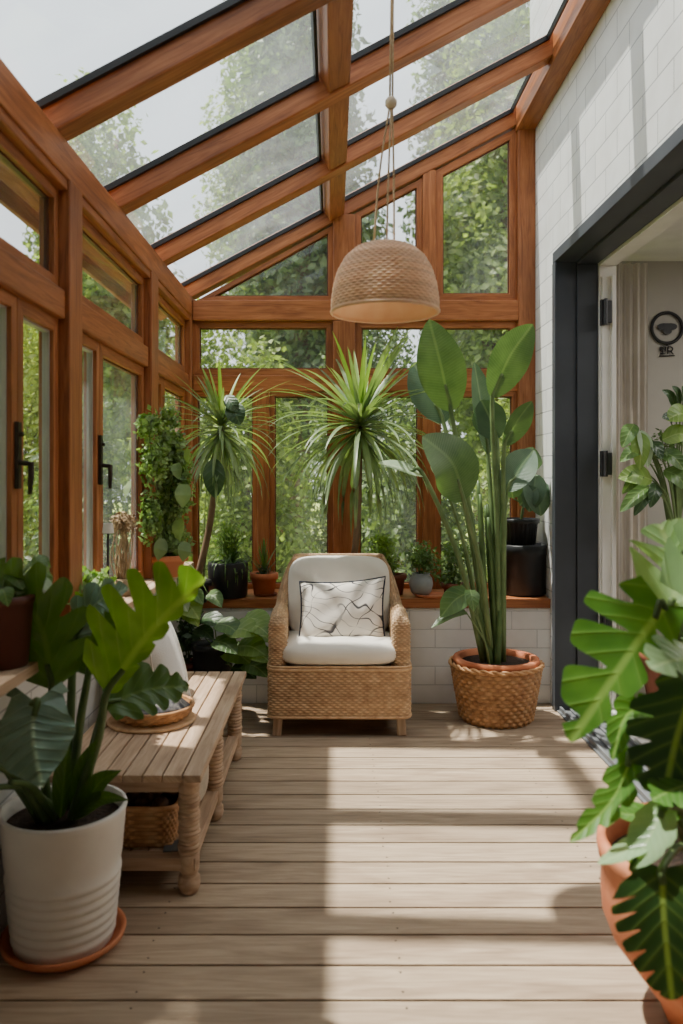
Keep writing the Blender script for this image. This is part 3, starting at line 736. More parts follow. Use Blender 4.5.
def S_shell(u, v):
    x = np.interp(u, dl_, pl[:, 0]); y_ = np.interp(u, dl_, pl[:, 1])
    e = 4e-3
    tx = np.interp(np.clip(u + e, 0, 1), dl_, pl[:, 0]) - np.interp(np.clip(u - e, 0, 1), dl_, pl[:, 0])
    ty = np.interp(np.clip(u + e, 0, 1), dl_, pl[:, 1]) - np.interp(np.clip(u - e, 0, 1), dl_, pl[:, 1])
    L = np.sqrt(tx ** 2 + ty ** 2) + 1e-9; nx, ny = -ty / L, tx / L       # outward (left of travel)
    zt = top_z(u); s = np.abs(u - .5) * 2
    hwid = .018 + .026 * np.clip((s - .38) / .3, 0, 1)
    # profile: v 0..0.45 outer side up, .45...55 over the top, then inner side down
    r = hwid
    a = np.clip((v - .45) / .12, 0, 1) * PI
    off = np.where(v < .45, r, np.where(v > .57, -r, r * np.cos(a)))
    z = np.where(v < .45, .33 + (zt - r - .33) * (v / .45), np.where(v > .57, (zt - r) - (zt - r - .30) * ((v - .57) / .43), zt - r + r * np.sin(a)))
    flare = .02 * np.clip((z - .4) / .3, 0, 1)
    # back leans backward slightly, sides splay outward
    off = off + np.where(np.abs(nx) > .5, .0, flare)
    return np.stack([ccx + x + nx * off, y_ + ny * off, z], -1)
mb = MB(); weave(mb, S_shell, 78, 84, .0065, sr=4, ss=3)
# rounded arm fronts
for sgn in (0, 1):
    def S_front(u, v, sgn=sgn):
        # half-cylinder closing the arm front
        r = .044; zt = .588; a = PI * u
        xs = (-hw if sgn == 0 else hw)
        z = .33 + (zt - .044 - .33) * np.clip(v / .8, 0, 1)
        q = np.clip((v - .8) / .2, 0, 1) * PI / 2
        rr = r * np.where(v > .8, np.cos(q), 1.0)
        z = z + r * np.where(v > .8, np.sin(q), 0)
        return np.stack([ccx + xs - rr * np.cos(a), cy0 + .06 - rr * .95 * np.sin(a), z], -1)
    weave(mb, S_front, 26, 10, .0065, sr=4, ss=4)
shell = mb.build('woven_shell', 'wicker', chair)
# base: rounded box skirt
def S_base(u, v):
    hx, y0_, y1_ = CW / 2 - .004, cy0, yb_c + .03; r = .05
    w_, d_ = 2 * hx, y1_ - y0_
    pts = []
    def arc(cx_, cy_, a0): return [(cx_ + r * math.cos(a0 + PI / 2 * i / 5), cy_ + r * math.sin(a0 + PI / 2 * i / 5)) for i in range(6)]
    pts = arc(-hx + r, y0_ + r, PI) + arc(hx - r, y0_ + r, 1.5 * PI) + arc(hx - r, y1_ - r, 0) + arc(-hx + r, y1_ - r, .5 * PI)
    pts.append(pts[0]); pa = np.array(pts); dd = np.r_[0, np.cumsum(np.linalg.norm(np.diff(pa, axis=0), axis=1))]; dd /= dd[-1]
    x = np.interp(u, dd, pa[:, 0]); y_ = np.interp(u, dd, pa[:, 1])
    bul = 1
    return np.stack([ccx + x, y_, .098 + .235 * v], -1)
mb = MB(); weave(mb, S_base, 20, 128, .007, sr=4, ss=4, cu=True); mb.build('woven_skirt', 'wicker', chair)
mb = MB()
uu = np.linspace(0, 1, 100)
for z_, r_ in ((.335, .008), (.35, .006), (.10, .007)):
    q = S_base(uu, np.full(100, .5)); q[:, 2] = z_; c0 = np.array([ccx, (cy0 + yb_c) / 2, z_]); q = c0 + (q - c0) * 1.008
    mb.tube([Vector(p) for p in q], r_, 6)
mb.build('cane_band', 'wicker', chair)
m_ = MB(); m_.box((ccx, (cy0 + yb_c) / 2, .30), (CW - .06, yb_c - cy0 - .04, .03), t=1); m_.build('seat_deck', 'wicker', chair, smooth=False)
for sx in (-1, 1):
    for yy in (cy0 + .045, yb_c - .02):
        m_ = MB(); m_.beam((ccx + sx * .305, yy, .105), (ccx + sx * .312, yy, 0), .045, .045, up=(0, 1, 0)); m_.build('leg', 'table', chair, smooth=False, bevel=.006)
# cushions
def boxcushion(mb, c, sx, sy, sz, rot=None, n=26, seed=1, e=5.0):
    rs = np.random.RandomState(seed); ph = rs.uniform(0, 6, 6)
    th = np.linspace(-PI, PI, 4 * n + 1)[:-1]; fi = np.linspace(-PI / 2, PI / 2, n + 1)
    T, Fi = np.meshgrid(th, fi, indexing='ij')
    sg = lambda a, p: np.sign(a) * np.abs(a) ** p
    x = sg(np.cos(Fi), .45) * sg(np.cos(T), 2 / e); y_ = sg(np.cos(Fi), .45) * sg(np.sin(T), 2 / e); z = sg(np.sin(Fi), .75)
    wr = 1 + .05 * np.sin(9 * x + ph[0] + 5 * y_) * np.cos(7 * y_ + ph[1]) + .03 * np.sin(17 * y_ + 11 * x + ph[2])
    p = np.stack([x * sx / 2, y_ * sy / 2, z * sz / 2 * wr], -1)
    if rot is not None: p = p @ np.array(rot).T
    mb.grid(p + np.array(c), uv=np.stack([x * .5 + .5, y_ * .5 + .5], -1), cu=True)
mb = MB(); boxcushion(mb, (ccx, cy0 + .225, .405), 0.628, .48, .135, seed=3); sc_ = mb.build('seat_cushion', 'fabric', chair)
rt = Matrix.Rotation(math.radians(-80), 3, 'X') @ Matrix.Rotation(0, 3, 'Z')
mb = MB(); boxcushion(mb, (ccx + .0, cy0 + .395, .640), 0.555, .44, .13, rot=Matrix.Rotation(math.radians(80), 3, 'X'), seed=5); mb.build('back_cushion', 'fabric', chair)
# throw pillow
pd = 4.18; pc = P(342, 611, pd)
mb = MB(); X_ = Vector((1, .06, .05)); Y_ = Vector((.02, .30, .95))
e = pillow(mb, pc, .455, .335, .13, X_, Y_, seed=4, sag=.02, pinch=.07)
tp = thing('throw_pillow', (pc.x, pd, .47), 'throw pillow with dark line drawing and dark piping on the armchair', 'pillow')
mb.build('cover', 'sketch', tp); mb = MB(); mb.tube(e, .0055, 6); mb.build('piping', 'piping', tp)

# ------------------------------------------------------------------ slatted table
TY0, TY1, TX0, TX1, TZ = 2.44, 3.72, -.885, -.400, .388
tb = thing('slatted_table', ((TX0 + TX1) / 2, (TY0 + TY1) / 2, 0), 'low pale wood slatted table with turned legs and lower shelf', 'table')
ns = 8; sw = (TX1 - TX0) / ns
m_ = MB()
for k in range(ns): m_.box((TX0 + sw * (k + .5), (TY0 + TY1) / 2, TZ - .012), (sw - .005, TY1 - TY0, .024), axis=1, t=R.uniform(.92, 1.06))
m_.build('tabletop', 'table', tb, smooth=False, bevel=.003)
m_ = MB()
for y_ in (TY0 + .06, TY1 - .06): m_.box(((TX0 + TX1) / 2, y_, TZ - .048), (TX1 - TX0 - .05, .03, .045))
for x_ in (TX0 + .06, TX1 - .06): m_.box((x_, (TY0 + TY1) / 2, TZ - .048), (.03, TY1 - TY0 - .1, .045))
m_.build('apron', 'table', tb, smooth=False, bevel=.003)
m_ = MB()
for y_ in (TY0 + .06, TY1 - .06): m_.box(((TX0 + TX1) / 2, y_, .098), (TX1 - TX0 - .05, .05, .04))
for x_ in (TX0 + .055, TX1 - .055): m_.box((x_, (TY0 + TY1) / 2, .098), (.045, TY1 - TY0 - .1, .04))
m_.build('shelf_rail', 'table', tb, smooth=False, bevel=.003)
m_ = MB()
for k in range(6): m_.box((TX0 + .105 + k * .055, (TY0 + TY1) / 2, .103), (.05, TY1 - TY0 - .16, .016), axis=1, t=R.uniform(.85, 1))
m_.build('shelf', 'table', tb, smooth=False, bevel=.002)
legp = [(0, 0), (.022, 0), (.03, .008), (.036, .03), (.034, .05), (.026, .062), (.03, .068), (.033, .074), (.033, .12), (.03, .124)]
z = .126
for k in range(13):
    legp += [(.029, z), (.034 + .002 * math.sin(k * 1.9), z + .004), (.034 + .002 * math.sin(k * 1.9), z + .009), (.029, z + .013)]; z += .0145
legp += [(.028, z), (.034, z + .005), (.035, TZ - .03), (.034, TZ - .024)]
for sx in (TX0 + .055, TX1 - .05):
    for sy in (TY0 + .062, 3.03, TY1 - .062):
        mb = MB(); mb.lathe(legp, (sx, sy, 0), 20); mb.build('leg', 'table', tb)

# tray and mat on table
bc = P(152, 722, 2.98); bc.z = TZ
mb = MB(); mb.lathe([(0, .002), (.0, .0), (.158, 0), (.163, .006), (.155, .012), (0, .012)], bc, 48); 
weave(mb, lathe_fn([(.15, .012), (.02, .0125)], bc), 16, 40, -.002, cu=True)
tag(mb.build('round_mat', 'wicker', loc=bc), 'flat round woven mat under the shallow basket on the table', 'place mat')
b2 = bc + Vector((.005, 0, .0125))
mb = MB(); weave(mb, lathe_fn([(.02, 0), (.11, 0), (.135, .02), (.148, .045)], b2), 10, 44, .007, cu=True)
mb.lathe([(.138, .046), (.13, .018), (.105, .006), (0, .006)], b2, 40)
bk = thing('shallow_basket', b2, 'shallow round wicker basket holding a navy cloth on the table', 'basket')
mb.build('bowl', 'wickerb', bk)
mb = MB(); mb.tube([b2 + Vector((.146 * math.cos(a), .146 * math.sin(a), .046)) for a in [2 * PI * k / 50 for k in range(51)]], .007, 8); mb.build('rim', 'wickerb', bk)
cc = b2 + Vector((.01, 0, .05))
def S_cl(n=36):
    th = np.linspace(0, 2 * PI, n + 1)[:-1]; rr = np.linspace(0, 1, 12)
    T, Q = np.meshgrid(th, rr, indexing='ij')
    x = .125 * Q * np.cos(T); y_ = .115 * Q * np.sin(T)
    z = .055 * (1 - Q ** 2.2) + .010 * np.sin(3 * T + 6 * Q) * Q + .007 * np.sin(34 * x + 20 * y_) - .012 * Q
    return np.stack([cc.x + x, cc.y + y_, cc.z + z - .004], -1)
mb = MB(); mb.grid(S_cl(), cu=True); tag(mb.build('folded_cloth', 'navy', loc=cc, solid=.006), 'crumpled navy and grey patterned cloth lying in the shallow basket', 'cloth')
# pillows on table
def add_pillow(c, w, h, th, X_, Y_, mat, label, seed, taper=.0):
    mb = MB(); e = pillow(mb, c, w, h, th, X_, Y_, seed=seed, sag=.0, pinch=.04, plump=2.2, taper=taper)
    root = thing('cushion', (c[0], c[1], TZ), label, 'cushion'); mb.build('cover', mat, root)
    mb = MB(); mb.tube(e, .003, 5); mb.build('seam', mat, root)
add_pillow((-.785, 3.38, .55), .43, .33, .21, (.93, -.36, -.06), (-.02, .16, .98), 'fabricw', 'plump white cushion leaning on the ledge above the slatted table', 6, .55)
add_pillow((-.80, 3.17, .49), .24, .24, .10, (.9, -.45, .0), (-.2, .2, .93), 'fabricb', 'small beige cushion leaning behind the round basket', 8)

# under the table
ub = Vector((-.60, 2.66, .112))
def S_rect(hx, hy, h, tp, c):
    def S(u, v):
        a = 2 * PI * u; e = .35
        sg = lambda q: np.sign(q) * np.abs(q) ** e
        k = 1 + tp * v
        return np.stack([c[0] + hx * k * sg(np.cos(a)), c[1] + hy * k * sg(np.sin(a)), c[2] + h * v], -1)
    return S
ubk = thing('storage_basket', ub, 'brown wicker basket of pine cones on the shelf under the table', 'basket')
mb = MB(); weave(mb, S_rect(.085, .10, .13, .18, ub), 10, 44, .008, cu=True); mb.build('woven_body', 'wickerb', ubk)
mb = MB(); q = S_rect(.085, .10, .13, .18, ub)(np.linspace(0, 1, 60), np.full(60, 1.0)); mb.tube([Vector(p) for p in q], .008, 8); mb.build('rim', 'wickerb', ubk)
mb = MB(); mb.box(ub + Vector((0, 0, .006)), (.17, .2, .01), t=1); mb.build('bottom', 'wickerb', ubk, smooth=False)
mb = MB(); mb.box(ub + Vector((0, 0, .06)), (.16, .185, .09), t=1); mb.build('filling', 'soil', ubk, smooth=False)
n_c = 0
for k in range(11):
    p = ub + Vector((R.uniform(-.07, .07), -.08 + .016 * k, .122 + R.uniform(-.006, .012)))
    mb = MB(); pr = []
    for i in range(13):
        t_ = i / 12; pr.append((.024 * math.sin(PI * t_) ** .7 * (1 + .14 * (i % 2)), -.024 + .048 * t_))
    mb.lathe(pr, p, 12); tag(mb.build('pine_cone', 'cone', loc=p), 'brown pine cone lying in the basket under the table', 'pine cone', 'pine cones in the under-table basket')
mb = MB(); rr_ = Vector((-.52, 2.90, .112 + .115)); pr = [(0, -.035), (.10, -.035), (.115, -.02), (.118, 0), (.115, .02), (.10, .035), (0, .035)]
mb.lathe(pr, (0, 0, 0), 40)
rm = Matrix.Rotation(math.radians(82), 3, 'Y') @ Matrix.Rotation(.2, 3, 'X')
mb.v = [tuple(rm @ Vector(v) + rr_) for v in mb.v]
tag(mb.build('round_cushion', 'fabricb', loc=rr_), 'round beige pad standing on edge on the lower table shelf', 'cushion')
m_ = MB(); m_.box((-.56, 2.62, .117), (.19, .0, .0)) if False else None
m_ = MB(); m_.box((-.485, 2.56, .116), (.11, .08, .008), Matrix.Rotation(.12, 3, 'Z'), t=1); tag(m_.build('magazine', 'mag', loc=(-.485, 2.56, .112), smooth=False), 'dark magazine lying at the front of the lower shelf', 'magazine')

exec_parts = []
# ------------------------------------------------------------------ plants
def stalk(mb, pts, r0, r1, n=14, sides=8, t=1.0):
    sp = catmull(pts, n); mb.tube(sp, [r0 + (r1 - r0) * i / n for i in range(n + 1)], sides, t=t)
def leaf_part(root, spine, width, mat, stalk_pts=None, sr=(.008, .005), smat='stalk', label=None, **kw):
    mb = MB(); blade(mb, spine, width, **kw); o = mb.build('leaf', mat, root)
    if label: o['label'] = label
    if stalk_pts:
        m2 = MB(); stalk(m2, stalk_pts, *sr); m2.build('stalk', smat, o)
    return o

# --- bird of paradise in its basket
bd = 4.27; bx_ = (496 - VX) / F * bd; bb = Vector((bx_, bd, 0))
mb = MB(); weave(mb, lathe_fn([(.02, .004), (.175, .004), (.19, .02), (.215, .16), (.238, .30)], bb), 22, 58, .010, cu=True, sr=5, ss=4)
mb.lathe([(.228, .30), (.2, .12), (.17, .012), (0, .012)], bb, 40)
pb = thing('planter_basket', bb, 'round brown wicker basket planter holding the tall bird of paradise', 'basket')
mb.build('woven_body', 'wickerb', pb)
mb = MB()
for k in range(2):
    mb.tube([bb + Vector(((.24 + .006 * math.sin(14 * a + k * PI)) * math.cos(a), (.24 + .006 * math.sin(14 * a + k * PI)) * math.sin(a), .297 + .007 * math.cos(14 * a + k * PI))) for a in [2 * PI * i / 140 for i in range(141)]], .008, 6)
mb.build('plaited_rim', 'wickerb', pb)
bop = thing('bird_of_paradise', bb + Vector((0, 0, .013)), 'tall bird of paradise plant with paddle leaves beside the armchair', 'potted plant')
add_pot(bop, bb + Vector((0, 0, .014)), .15, .205, .315, 'terra', rim=.024, rimh=.035, soil=.03)
sb = lambda px: P(px, 0, bd).x
def bleaf(base, tip, width_px, d0, d1, mat, face, root_px, mid=None, root_d=4.27, sr=(.017, .009), **kw):
    b = P(*base, d0); t_ = P(*tip, d1); m_ = (b + t_) / 2 + (Vector(mid) if mid else Vector((0, .0, .02)))
    rt_ = Vector(((root_px - VX) / F * root_d, root_d, .29))
    g = rt_.lerp(b, .5) + Vector((0, 0, .05)) + (b - t_).normalized() * .0
    leaf_part(bop, [b, m_, t_], width_px / F * d0 / 2, mat, [rt_, rt_.lerp(b, .5) + Vector(((rt_.x - b.x) * .08, .0, .06)), b, b.lerp(m_, .6)], sr=sr, face=face, n=26, **kw)
bleaf((451, 412), (429, 319), 47, 4.25, 4.15, 'strel', (-.25, -1, .15), 488, mid=(.0, -.03, 0), fold=.1)
bleaf((444, 424), (413, 362), 46, 4.45, 4.5, 'streld', (.2, -1, .3), 490, fold=.1)
bleaf((492, 398), (533, 324), 42, 4.2, 4.15, 'strel', (.35, -1, .1), 500, mid=(-.02, -.02, .02), fold=.25)
bleaf((464, 502), (422, 436), 56, 3.98, 3.85, 'strel', (.1, -1, .55), 492, mid=(.04, -.03, .03), fold=.05)
bleaf((504, 446), (532, 401), 26, 4.2, 4.15, 'strel', (.5, -1, .1), 503, fold=.4)
bleaf((488, 455), (474, 362), 30, 4.4, 4.4, 'streld', (.6, -1, .1), 498, fold=.3)
bleaf((497, 440), (481, 400), 34, 4.35, 4.35, 'streld', (-.5, -1, .2), 500, fold=.3)
bleaf((424, 476), (378, 463), 22, 4.1, 4.05, 'strelp', (0, -.6, 1), 484, mid=(.0, 0, .01), fold=.15)
bleaf((507, 492), (534, 450), 34, 4.3, 4.35, 'streld', (-.3, -1, .2), 503, fold=.3, sr=(.009, .006))
bleaf((443, 478), (425, 447), 26, 4.15, 4.1, 'strelp', (0, -.8, 1), 486, fold=.2, sr=(.01, .006))
mb = MB()
for k in range(9):
    a = R.uniform(0, 6.28); r_ = R.uniform(.0, .07)
    p0 = bb + Vector((r_ * math.cos(a), r_ * math.sin(a) * .8, .28)); tx, td = R.choice([(470, 480), (478, 470), (486, 500), (500, 470), (494, 440), (484, 520), (462, 520)])
    p1 = P(tx + R.uniform(-5, 5), td + R.uniform(0, 40), 4.27 + R.uniform(-.06, .12))
    stalk(mb, [p0, p0.lerp(p1, .5) + Vector((R.uniform(-.01, .01), 0, 0)), p1], .018, .009)
mb.build('stem_clump', 'stalkd', bop)
# little self-sown seedling at the pot edge
for (bp, tp_, w_, fc) in (((468, 592), (440, 618), 26, (-.3, -1, .4)), ((466, 612), (431, 628), 14, (0, -.4, 1)), ((470, 590), (474, 612), 18, (.5, -1, .3))):
    b = P(*bp, 4.02); t_ = P(*tp_, 3.98)
    leaf_part(bop, [b, (b + t_) / 2 + Vector((0, 0, .02)), t_], w_ / F * 4 / 2, 'leafm' if w_ > 14 else 'strel', [Vector((sb(486), 4.15, .29)), Vector((sb(478), 4.08, .45)), b], sr=(.005, .003), face=fc, wl=w_heart, label='pale small side shoot leaf')

# --- dracaenas
def rosette(mb, c, n, L, W, rs, e_hi=88, e_lo=-20, droop=1.0, tv=.15, bright=None):
    for i in range(n):
        k = i / n; az = i * 2.39996 + rs.uniform(-.3, .3); el = math.radians(e_hi + (e_lo - e_hi) * k + rs.uniform(-9, 9))
        l = L * rs.uniform(.8, 1.12); p = Vector(c) + Vector((0, 0, .10 * (1 - k))); sp = [p.copy()]; cur = el; st = 8
        for q in range(st):
            cur -= droop * (.05 + .26 * k) * (q / st) * 1.4 * (.3 + max(0, math.cos(cur)))
            p = p + Vector((math.cos(az) * math.cos(cur), math.sin(az) * math.cos(cur), math.sin(cur))) * l / st; sp.append(p.copy())
        up = Vector((math.cos(az) * -.3, math.sin(az) * -.3, 1))
        blade(mb, sp, W * rs.uniform(.8, 1.1), face=up, n=10, m=1, wl=w_strap, fold=.35, t=1 + rs.uniform(-tv, tv))
def dracaena(px, py, d, n, L, W, label, pot, seed, zbase, trunk_px, nb=10, potmat='black', elo=-35):
    c = P(px, py, d); rs = random.Random(seed); base = Vector(((trunk_px - VX) / F * d, d, zbase))
    root = thing('potted_dracaena', base, label, 'potted plant')
    mb = MB(); rosette(mb, c, n, L, W, rs, e_hi=50, e_lo=elo, droop=.85); mb.build('foliage', 'strap', root)
    mb = MB(); rosette(mb, c + Vector((0, 0, .03)), nb, L * .80, W * 1.1, rs, e_hi=90, e_lo=48, droop=.3); o = mb.build('crown_leaves', 'strapb', root)
    mb = MB(); stalk(mb, [base + Vector((0, 0, pot[2] * .8)), base.lerp(c, .5) + Vector((.01, 0, 0)), c + Vector((0, 0, .06))], .02, .016); mb.build('trunk', 'bark', root)
    add_pot(root, base, pot[0], pot[1], pot[2], potmat)
    return root
dracaena(360, 436, 4.56, 120, .62, .0165, 'spiky dracaena with long arching leaves behind the armchair', (.08, .1, .17), 3, .598, 352, nb=12, elo=-58)
dracaena(221, 440, 4.42, 90, .43, .0125, 'spiky drooping dracaena standing in the far left corner', (.06, .075, .12), 9, .598, 196, nb=6, elo=-60)

# --- bushy plant helper
def bush(name, label, base, pot, potmat, blobs, n, size, leafmat, seed, asp=.55, stems=5, rimh=.03, rim=.01, potname='pot', saucer=False, shell=.2, tv=.25, up=.3):
    base = Vector(base); root = thing(name, base, label, 'potted plant'); rs = np.random.RandomState(seed)
    if pot: add_pot(root, base, pot[0], pot[1], pot[2], potmat, name=potname, rim=rim, rimh=rimh)
    mb = MB(); foliage(mb, [((base.x + b[0][0], base.y + b[0][1], base.z + b[0][2]), b[1]) for b in blobs], n, size, rs, shell=shell, asp=asp, tv=tv, up=up); mb.build('foliage', leafmat, root)
    mb = MB(); z0 = pot[2] * .8 if pot else 0
    for b in blobs:
        for k in range(max(1, stems // len(blobs))):
            e = Vector(b[0]) + Vector((rs.uniform(-.5, .5) * b[1][0], rs.uniform(-.5, .5) * b[1][1], rs.uniform(-.2, .6) * b[1][2]))
            stalk(mb, [base + Vector((rs.uniform(-.02, .02), rs.uniform(-.02, .02), z0)), base + e * .55 + Vector((0, 0, z0 * .4)), base + e], .004, .002, n=8, sides=5)
    mb.build('stem', 'stalkd', root)
    return root
LZ = .8055   # left ledge top
BZ = .598    # back ledge top
def bxy(px, d): return (px - VX) / F * d
# climbing bushy plant in an orange pot, left ledge
d = 3.92; x = bxy(171, d) - .03
bush('climbing_plant', 'tall climbing plant in an orange pot on the left ledge', (x, d, LZ), (.075, .105, .105), 'terra',
     [((.0, .05, .16), (.13, .13, .09)), ((-.01, .05, .3), (.12, .10, .12)), ((-.02, .06, .48), (.11, .09, .14)), ((-.02, .04, .64), (.11, .10, .10)), ((-.02, -.16, .56), (.07, .08, .12)), ((.05, .05, .55), (.07, .06, .16)), ((-.02, -.25, .72), (.06, .09, .07)), ((.0, .1, .78), (.05, .08, .05)), ((.09, .0, .42), (.04, .06, .12)), ((-.04, -.15, .3), (.05, .06, .14))], 6500, .027, 'leafc', 5, asp=.75, stems=16, shell=.1)
mb = MB()
# heart leaves on the climber
clp = bpy.data.objects['climbing_plant']
for (px, py, s) in ((135, 448, 22), (184, 494, 24), (140, 531, 16), (131, 488, 18), (163, 548, 22), (186, 550, 20), (150, 505, 18), (176, 470, 16), (186, 455, 15), (172, 590, 20), (158, 520, 20), (178, 528, 22)):
    b = P(px, py - s * .4, 3.82); t_ = P(px + R.uniform(-6, 6), py + s * .6, 3.78)
    blade(mb, [b, (b + t_) / 2 + Vector((0, -.01, .005)), t_], s / F * 3.8 * .34, face=(R.uniform(-.9, .9), -1, R.uniform(0, 1)), wl=w_heart, n=10, m=3, t=R.uniform(.8, 1.1))
mb.build('heart_leaves', 'leafc', clp)
# pale cane trailing wires
# dark hanging leaf
# black pot of grassy leaves
d = 4.62
base = Vector((bxy(228, d), d, BZ)); root = thing('potted_spider_plant', base, 'grassy spider plant in a square-shouldered black pot on the back ledge', 'potted plant')
mb = MB(); mb.lathe([(0, 0), (.10, 0), (.112, .01), (.116, .19), (.112, .2), (.1, .2), (.098, .17)], base, 40); mb.build('pot', 'black', root)
mb = MB(); mb.lathe([(0, .178), (.1, .175)], base, 24); mb.build('soil', 'soil', root)
mb = MB(); rosette(mb, base + Vector((0, 0, .16)), 80, .2, .006, random.Random(5), e_hi=88, e_lo=5, droop=1.7); rosette(mb, base + Vector((.03, 0, .16)), 40, .16, .006, random.Random(6), e_hi=88, e_lo=15, droop=1.7); mb.build('foliage', 'leafm', root)
mb = MB(); foliage(mb, [(base + Vector((0, 0, .33)), (.11, .08, .14))], 260, .025, np.random.RandomState(4), shell=.1); mb.build('wispy_leaves', 'leafl', root)
# dark oval leaf plant behind (rubber plant)
base = Vector((bxy(203, 4.68), 4.68, BZ)); root = thing('rubber_plant', base, 'slender rubber plant with one broad dark leaf in the far corner', 'potted plant')
add_pot(root, base, .04, .05, .08, 'terrad')
for (bpx, bpy_, tpx, tpy, w_) in ((214, 458, 215, 498, 22), (232, 402, 240, 425, 20), (226, 395, 238, 412, 14)):
    b = P(bpx, bpy_, 4.3); t_ = P(tpx, tpy, 4.26)
    leaf_part(root, [b, (b + t_) / 2 + Vector((0, -.015, 0)), t_], w_ / F * 4.3 / 2, 'leafd', [base + Vector((0, 0, .06)), base.lerp(b, .6) + Vector((-.03, .05, .08)), b], sr=(.004, .002), face=(.1, -1, .2), label='broad dark oval leaf')
# little orange pot with upright succulent
d = 4.66; sauc = Vector((bxy(266, d), d, BZ))
mb = MB(); mb.lathe([(0, 0), (.06, 0), (.068, .012), (.064, .013), (.058, .005), (0, .005)], sauc, 32); tag(mb.build('saucer', 'terrad', loc=sauc), 'brown saucer under the small orange pot left of the armchair', 'saucer')
base = Vector((bxy(264, d), d, BZ + .0055)); root = thing('potted_succulent', base, 'small orange pot of spiky upright succulent left of the armchair', 'potted plant')
add_pot(root, base, .058, .076, .125, 'terra', rim=.008, rimh=.035)
mb = MB(); rosette(mb, base + Vector((0, 0, .08)), 26, .17, .008, random.Random(2), e_hi=90, e_lo=55, droop=.2); mb.build('foliage', 'leafm', root)
mb = MB(); foliage(mb, [(base + Vector((0, 0, .14)), (.05, .05, .04))], 120, .02, np.random.RandomState(3), shell=.1); mb.build('low_leaves', 'leafd', root)
# right side of back ledge
d = 4.7
bush('potted_herb', 'small bright leafy plant in a terracotta pot just right of the armchair', (bxy(394, d), d, BZ), (.052, .066, .12), 'terrad', [((-.06, .0, .2), (.10, .08, .09)), ((-.07, .0, .3), (.08, .07, .06))], 800, .03, 'leafl', 12, asp=.6, stems=8, shell=.1)
mb = MB(); s2 = Vector((bxy(430, 4.62), 4.62, BZ)); mb.lathe([(0, 0), (.082, 0), (.09, .014), (.085, .016), (.08, .007), (0, .007)], s2, 36); tag(mb.build('saucer', 'terra', loc=s2), 'flat terracotta saucer under the grey vase on the back ledge', 'saucer')
base = Vector((bxy(421, 4.64), 4.64, BZ + .0075)); root = thing('potted_shrub', base, 'small leafy shrub in a rounded grey vase on the back ledge', 'potted plant')
mb = MB(); mb.lathe([(0, 0), (.045, 0), (.06, .02), (.07, .06), (.064, .095), (.05, .115), (.054, .125), (.046, .125), (.043, .1)], base, 36); mb.build('vase', 'greypot', root)
mb = MB(); mb.lathe([(0, .108), (.045, .105)], base, 20); mb.build('soil', 'soil', root)
mb = MB(); foliage(mb, [(base + Vector((0, 0, .22)), (.10, .08, .09)), (base + Vector((.04, 0, .17)), (.07, .06, .06))], 620, .028, np.random.RandomState(8), shell=.1); mb.build('foliage', 'leafm', root)
mb = MB(); [stalk(mb, [base + Vector((0, 0, .1)), base + Vector((R.uniform(-.05, .05), R.uniform(-.04, .04), .24))], .003, .002, n=4, sides=5) for k in range(7)]; mb.build('stem', 'stalkd', root)
bush('potted_trailing_plant', 'low brownish trailing plant in a shallow pot beside the stacked black pots', (bxy(452, 4.74), 4.74, BZ), (.045, .055, .06), 'terrad', [((0, 0, .10), (.12, .08, .06)), ((.02, .0, .22), (.10, .06, .10))], 480, .03, 'leafm', 14, asp=.6, stems=6, shell=.1)
# stacked black pots
d = 4.70; base = Vector((bxy(524, d), d, BZ))
mb = MB(); mb.lathe([(0, 0), (.112, 0), (.125, .01), (.131, .235), (.138, .24), (.140, .29), (.134, .295), (.126, .295), (.124, .25), (0, .25)], base, 48)
tag(mb.build('black_tub', 'black', loc=base), 'large plain black plastic pot standing upside of ledge by right wall', 'plant pot')['label'] = 'large plain black pot on the ledge carrying a smaller ribbed pot'
b3 = base + Vector((-.025, -.02, .2965))
root = thing('potted_banana_plant', b3, 'plant with broad grey-green leaves in a ribbed black pot atop the larger one', 'potted plant')
segs = 72; prof = [(0, 0), (.082, 0), (.094, .12), (.108, .125), (.112, .15), (.102, .15), (.098, .12)]
pts = np.zeros((segs, len(prof), 3))
for k in range(segs):
    th = 2 * PI * k / segs
    for j, (r, z) in enumerate(prof):
        r2 = r + (.004 * (1 if k % 3 else -1) if 0 < j < 3 else 0); pts[k, j] = (b3.x + r2 * math.cos(th), b3.y + r2 * math.sin(th), b3.z + z)
mb = MB(); mb.grid(pts, cu=True); mb.build('pot', 'black', root)
mb = MB(); mb.lathe([(0, .132), (.1, .128)], b3, 24); mb.build('soil', 'soil', root)
for (bp, tp_, w_, fc) in (((531, 478), (541, 516), 26, (.3, -1, .2)), ((536, 474), (529, 512), 20, (-.3, -1, .3)), ((522, 476), (533, 447), 24, (.4, -1, 0)), ((513, 498), (506, 474), 20, (-.5, -1, .2)), ((520, 505), (537, 488), 18, (0, -1, .6))):
    b = P(*bp, 4.6); t_ = P(*tp_, 4.55)
    leaf_part(root, [b, (b + t_) / 2 + Vector((0, -.02, .01)), t_], w_ * 1.25 / F * 4.6 / 2, 'streld', [b3 + Vector((0, 0, .12)), b3 + Vector((.01, -.02, .22)), b], sr=(.006, .004), face=fc, fold=.2)

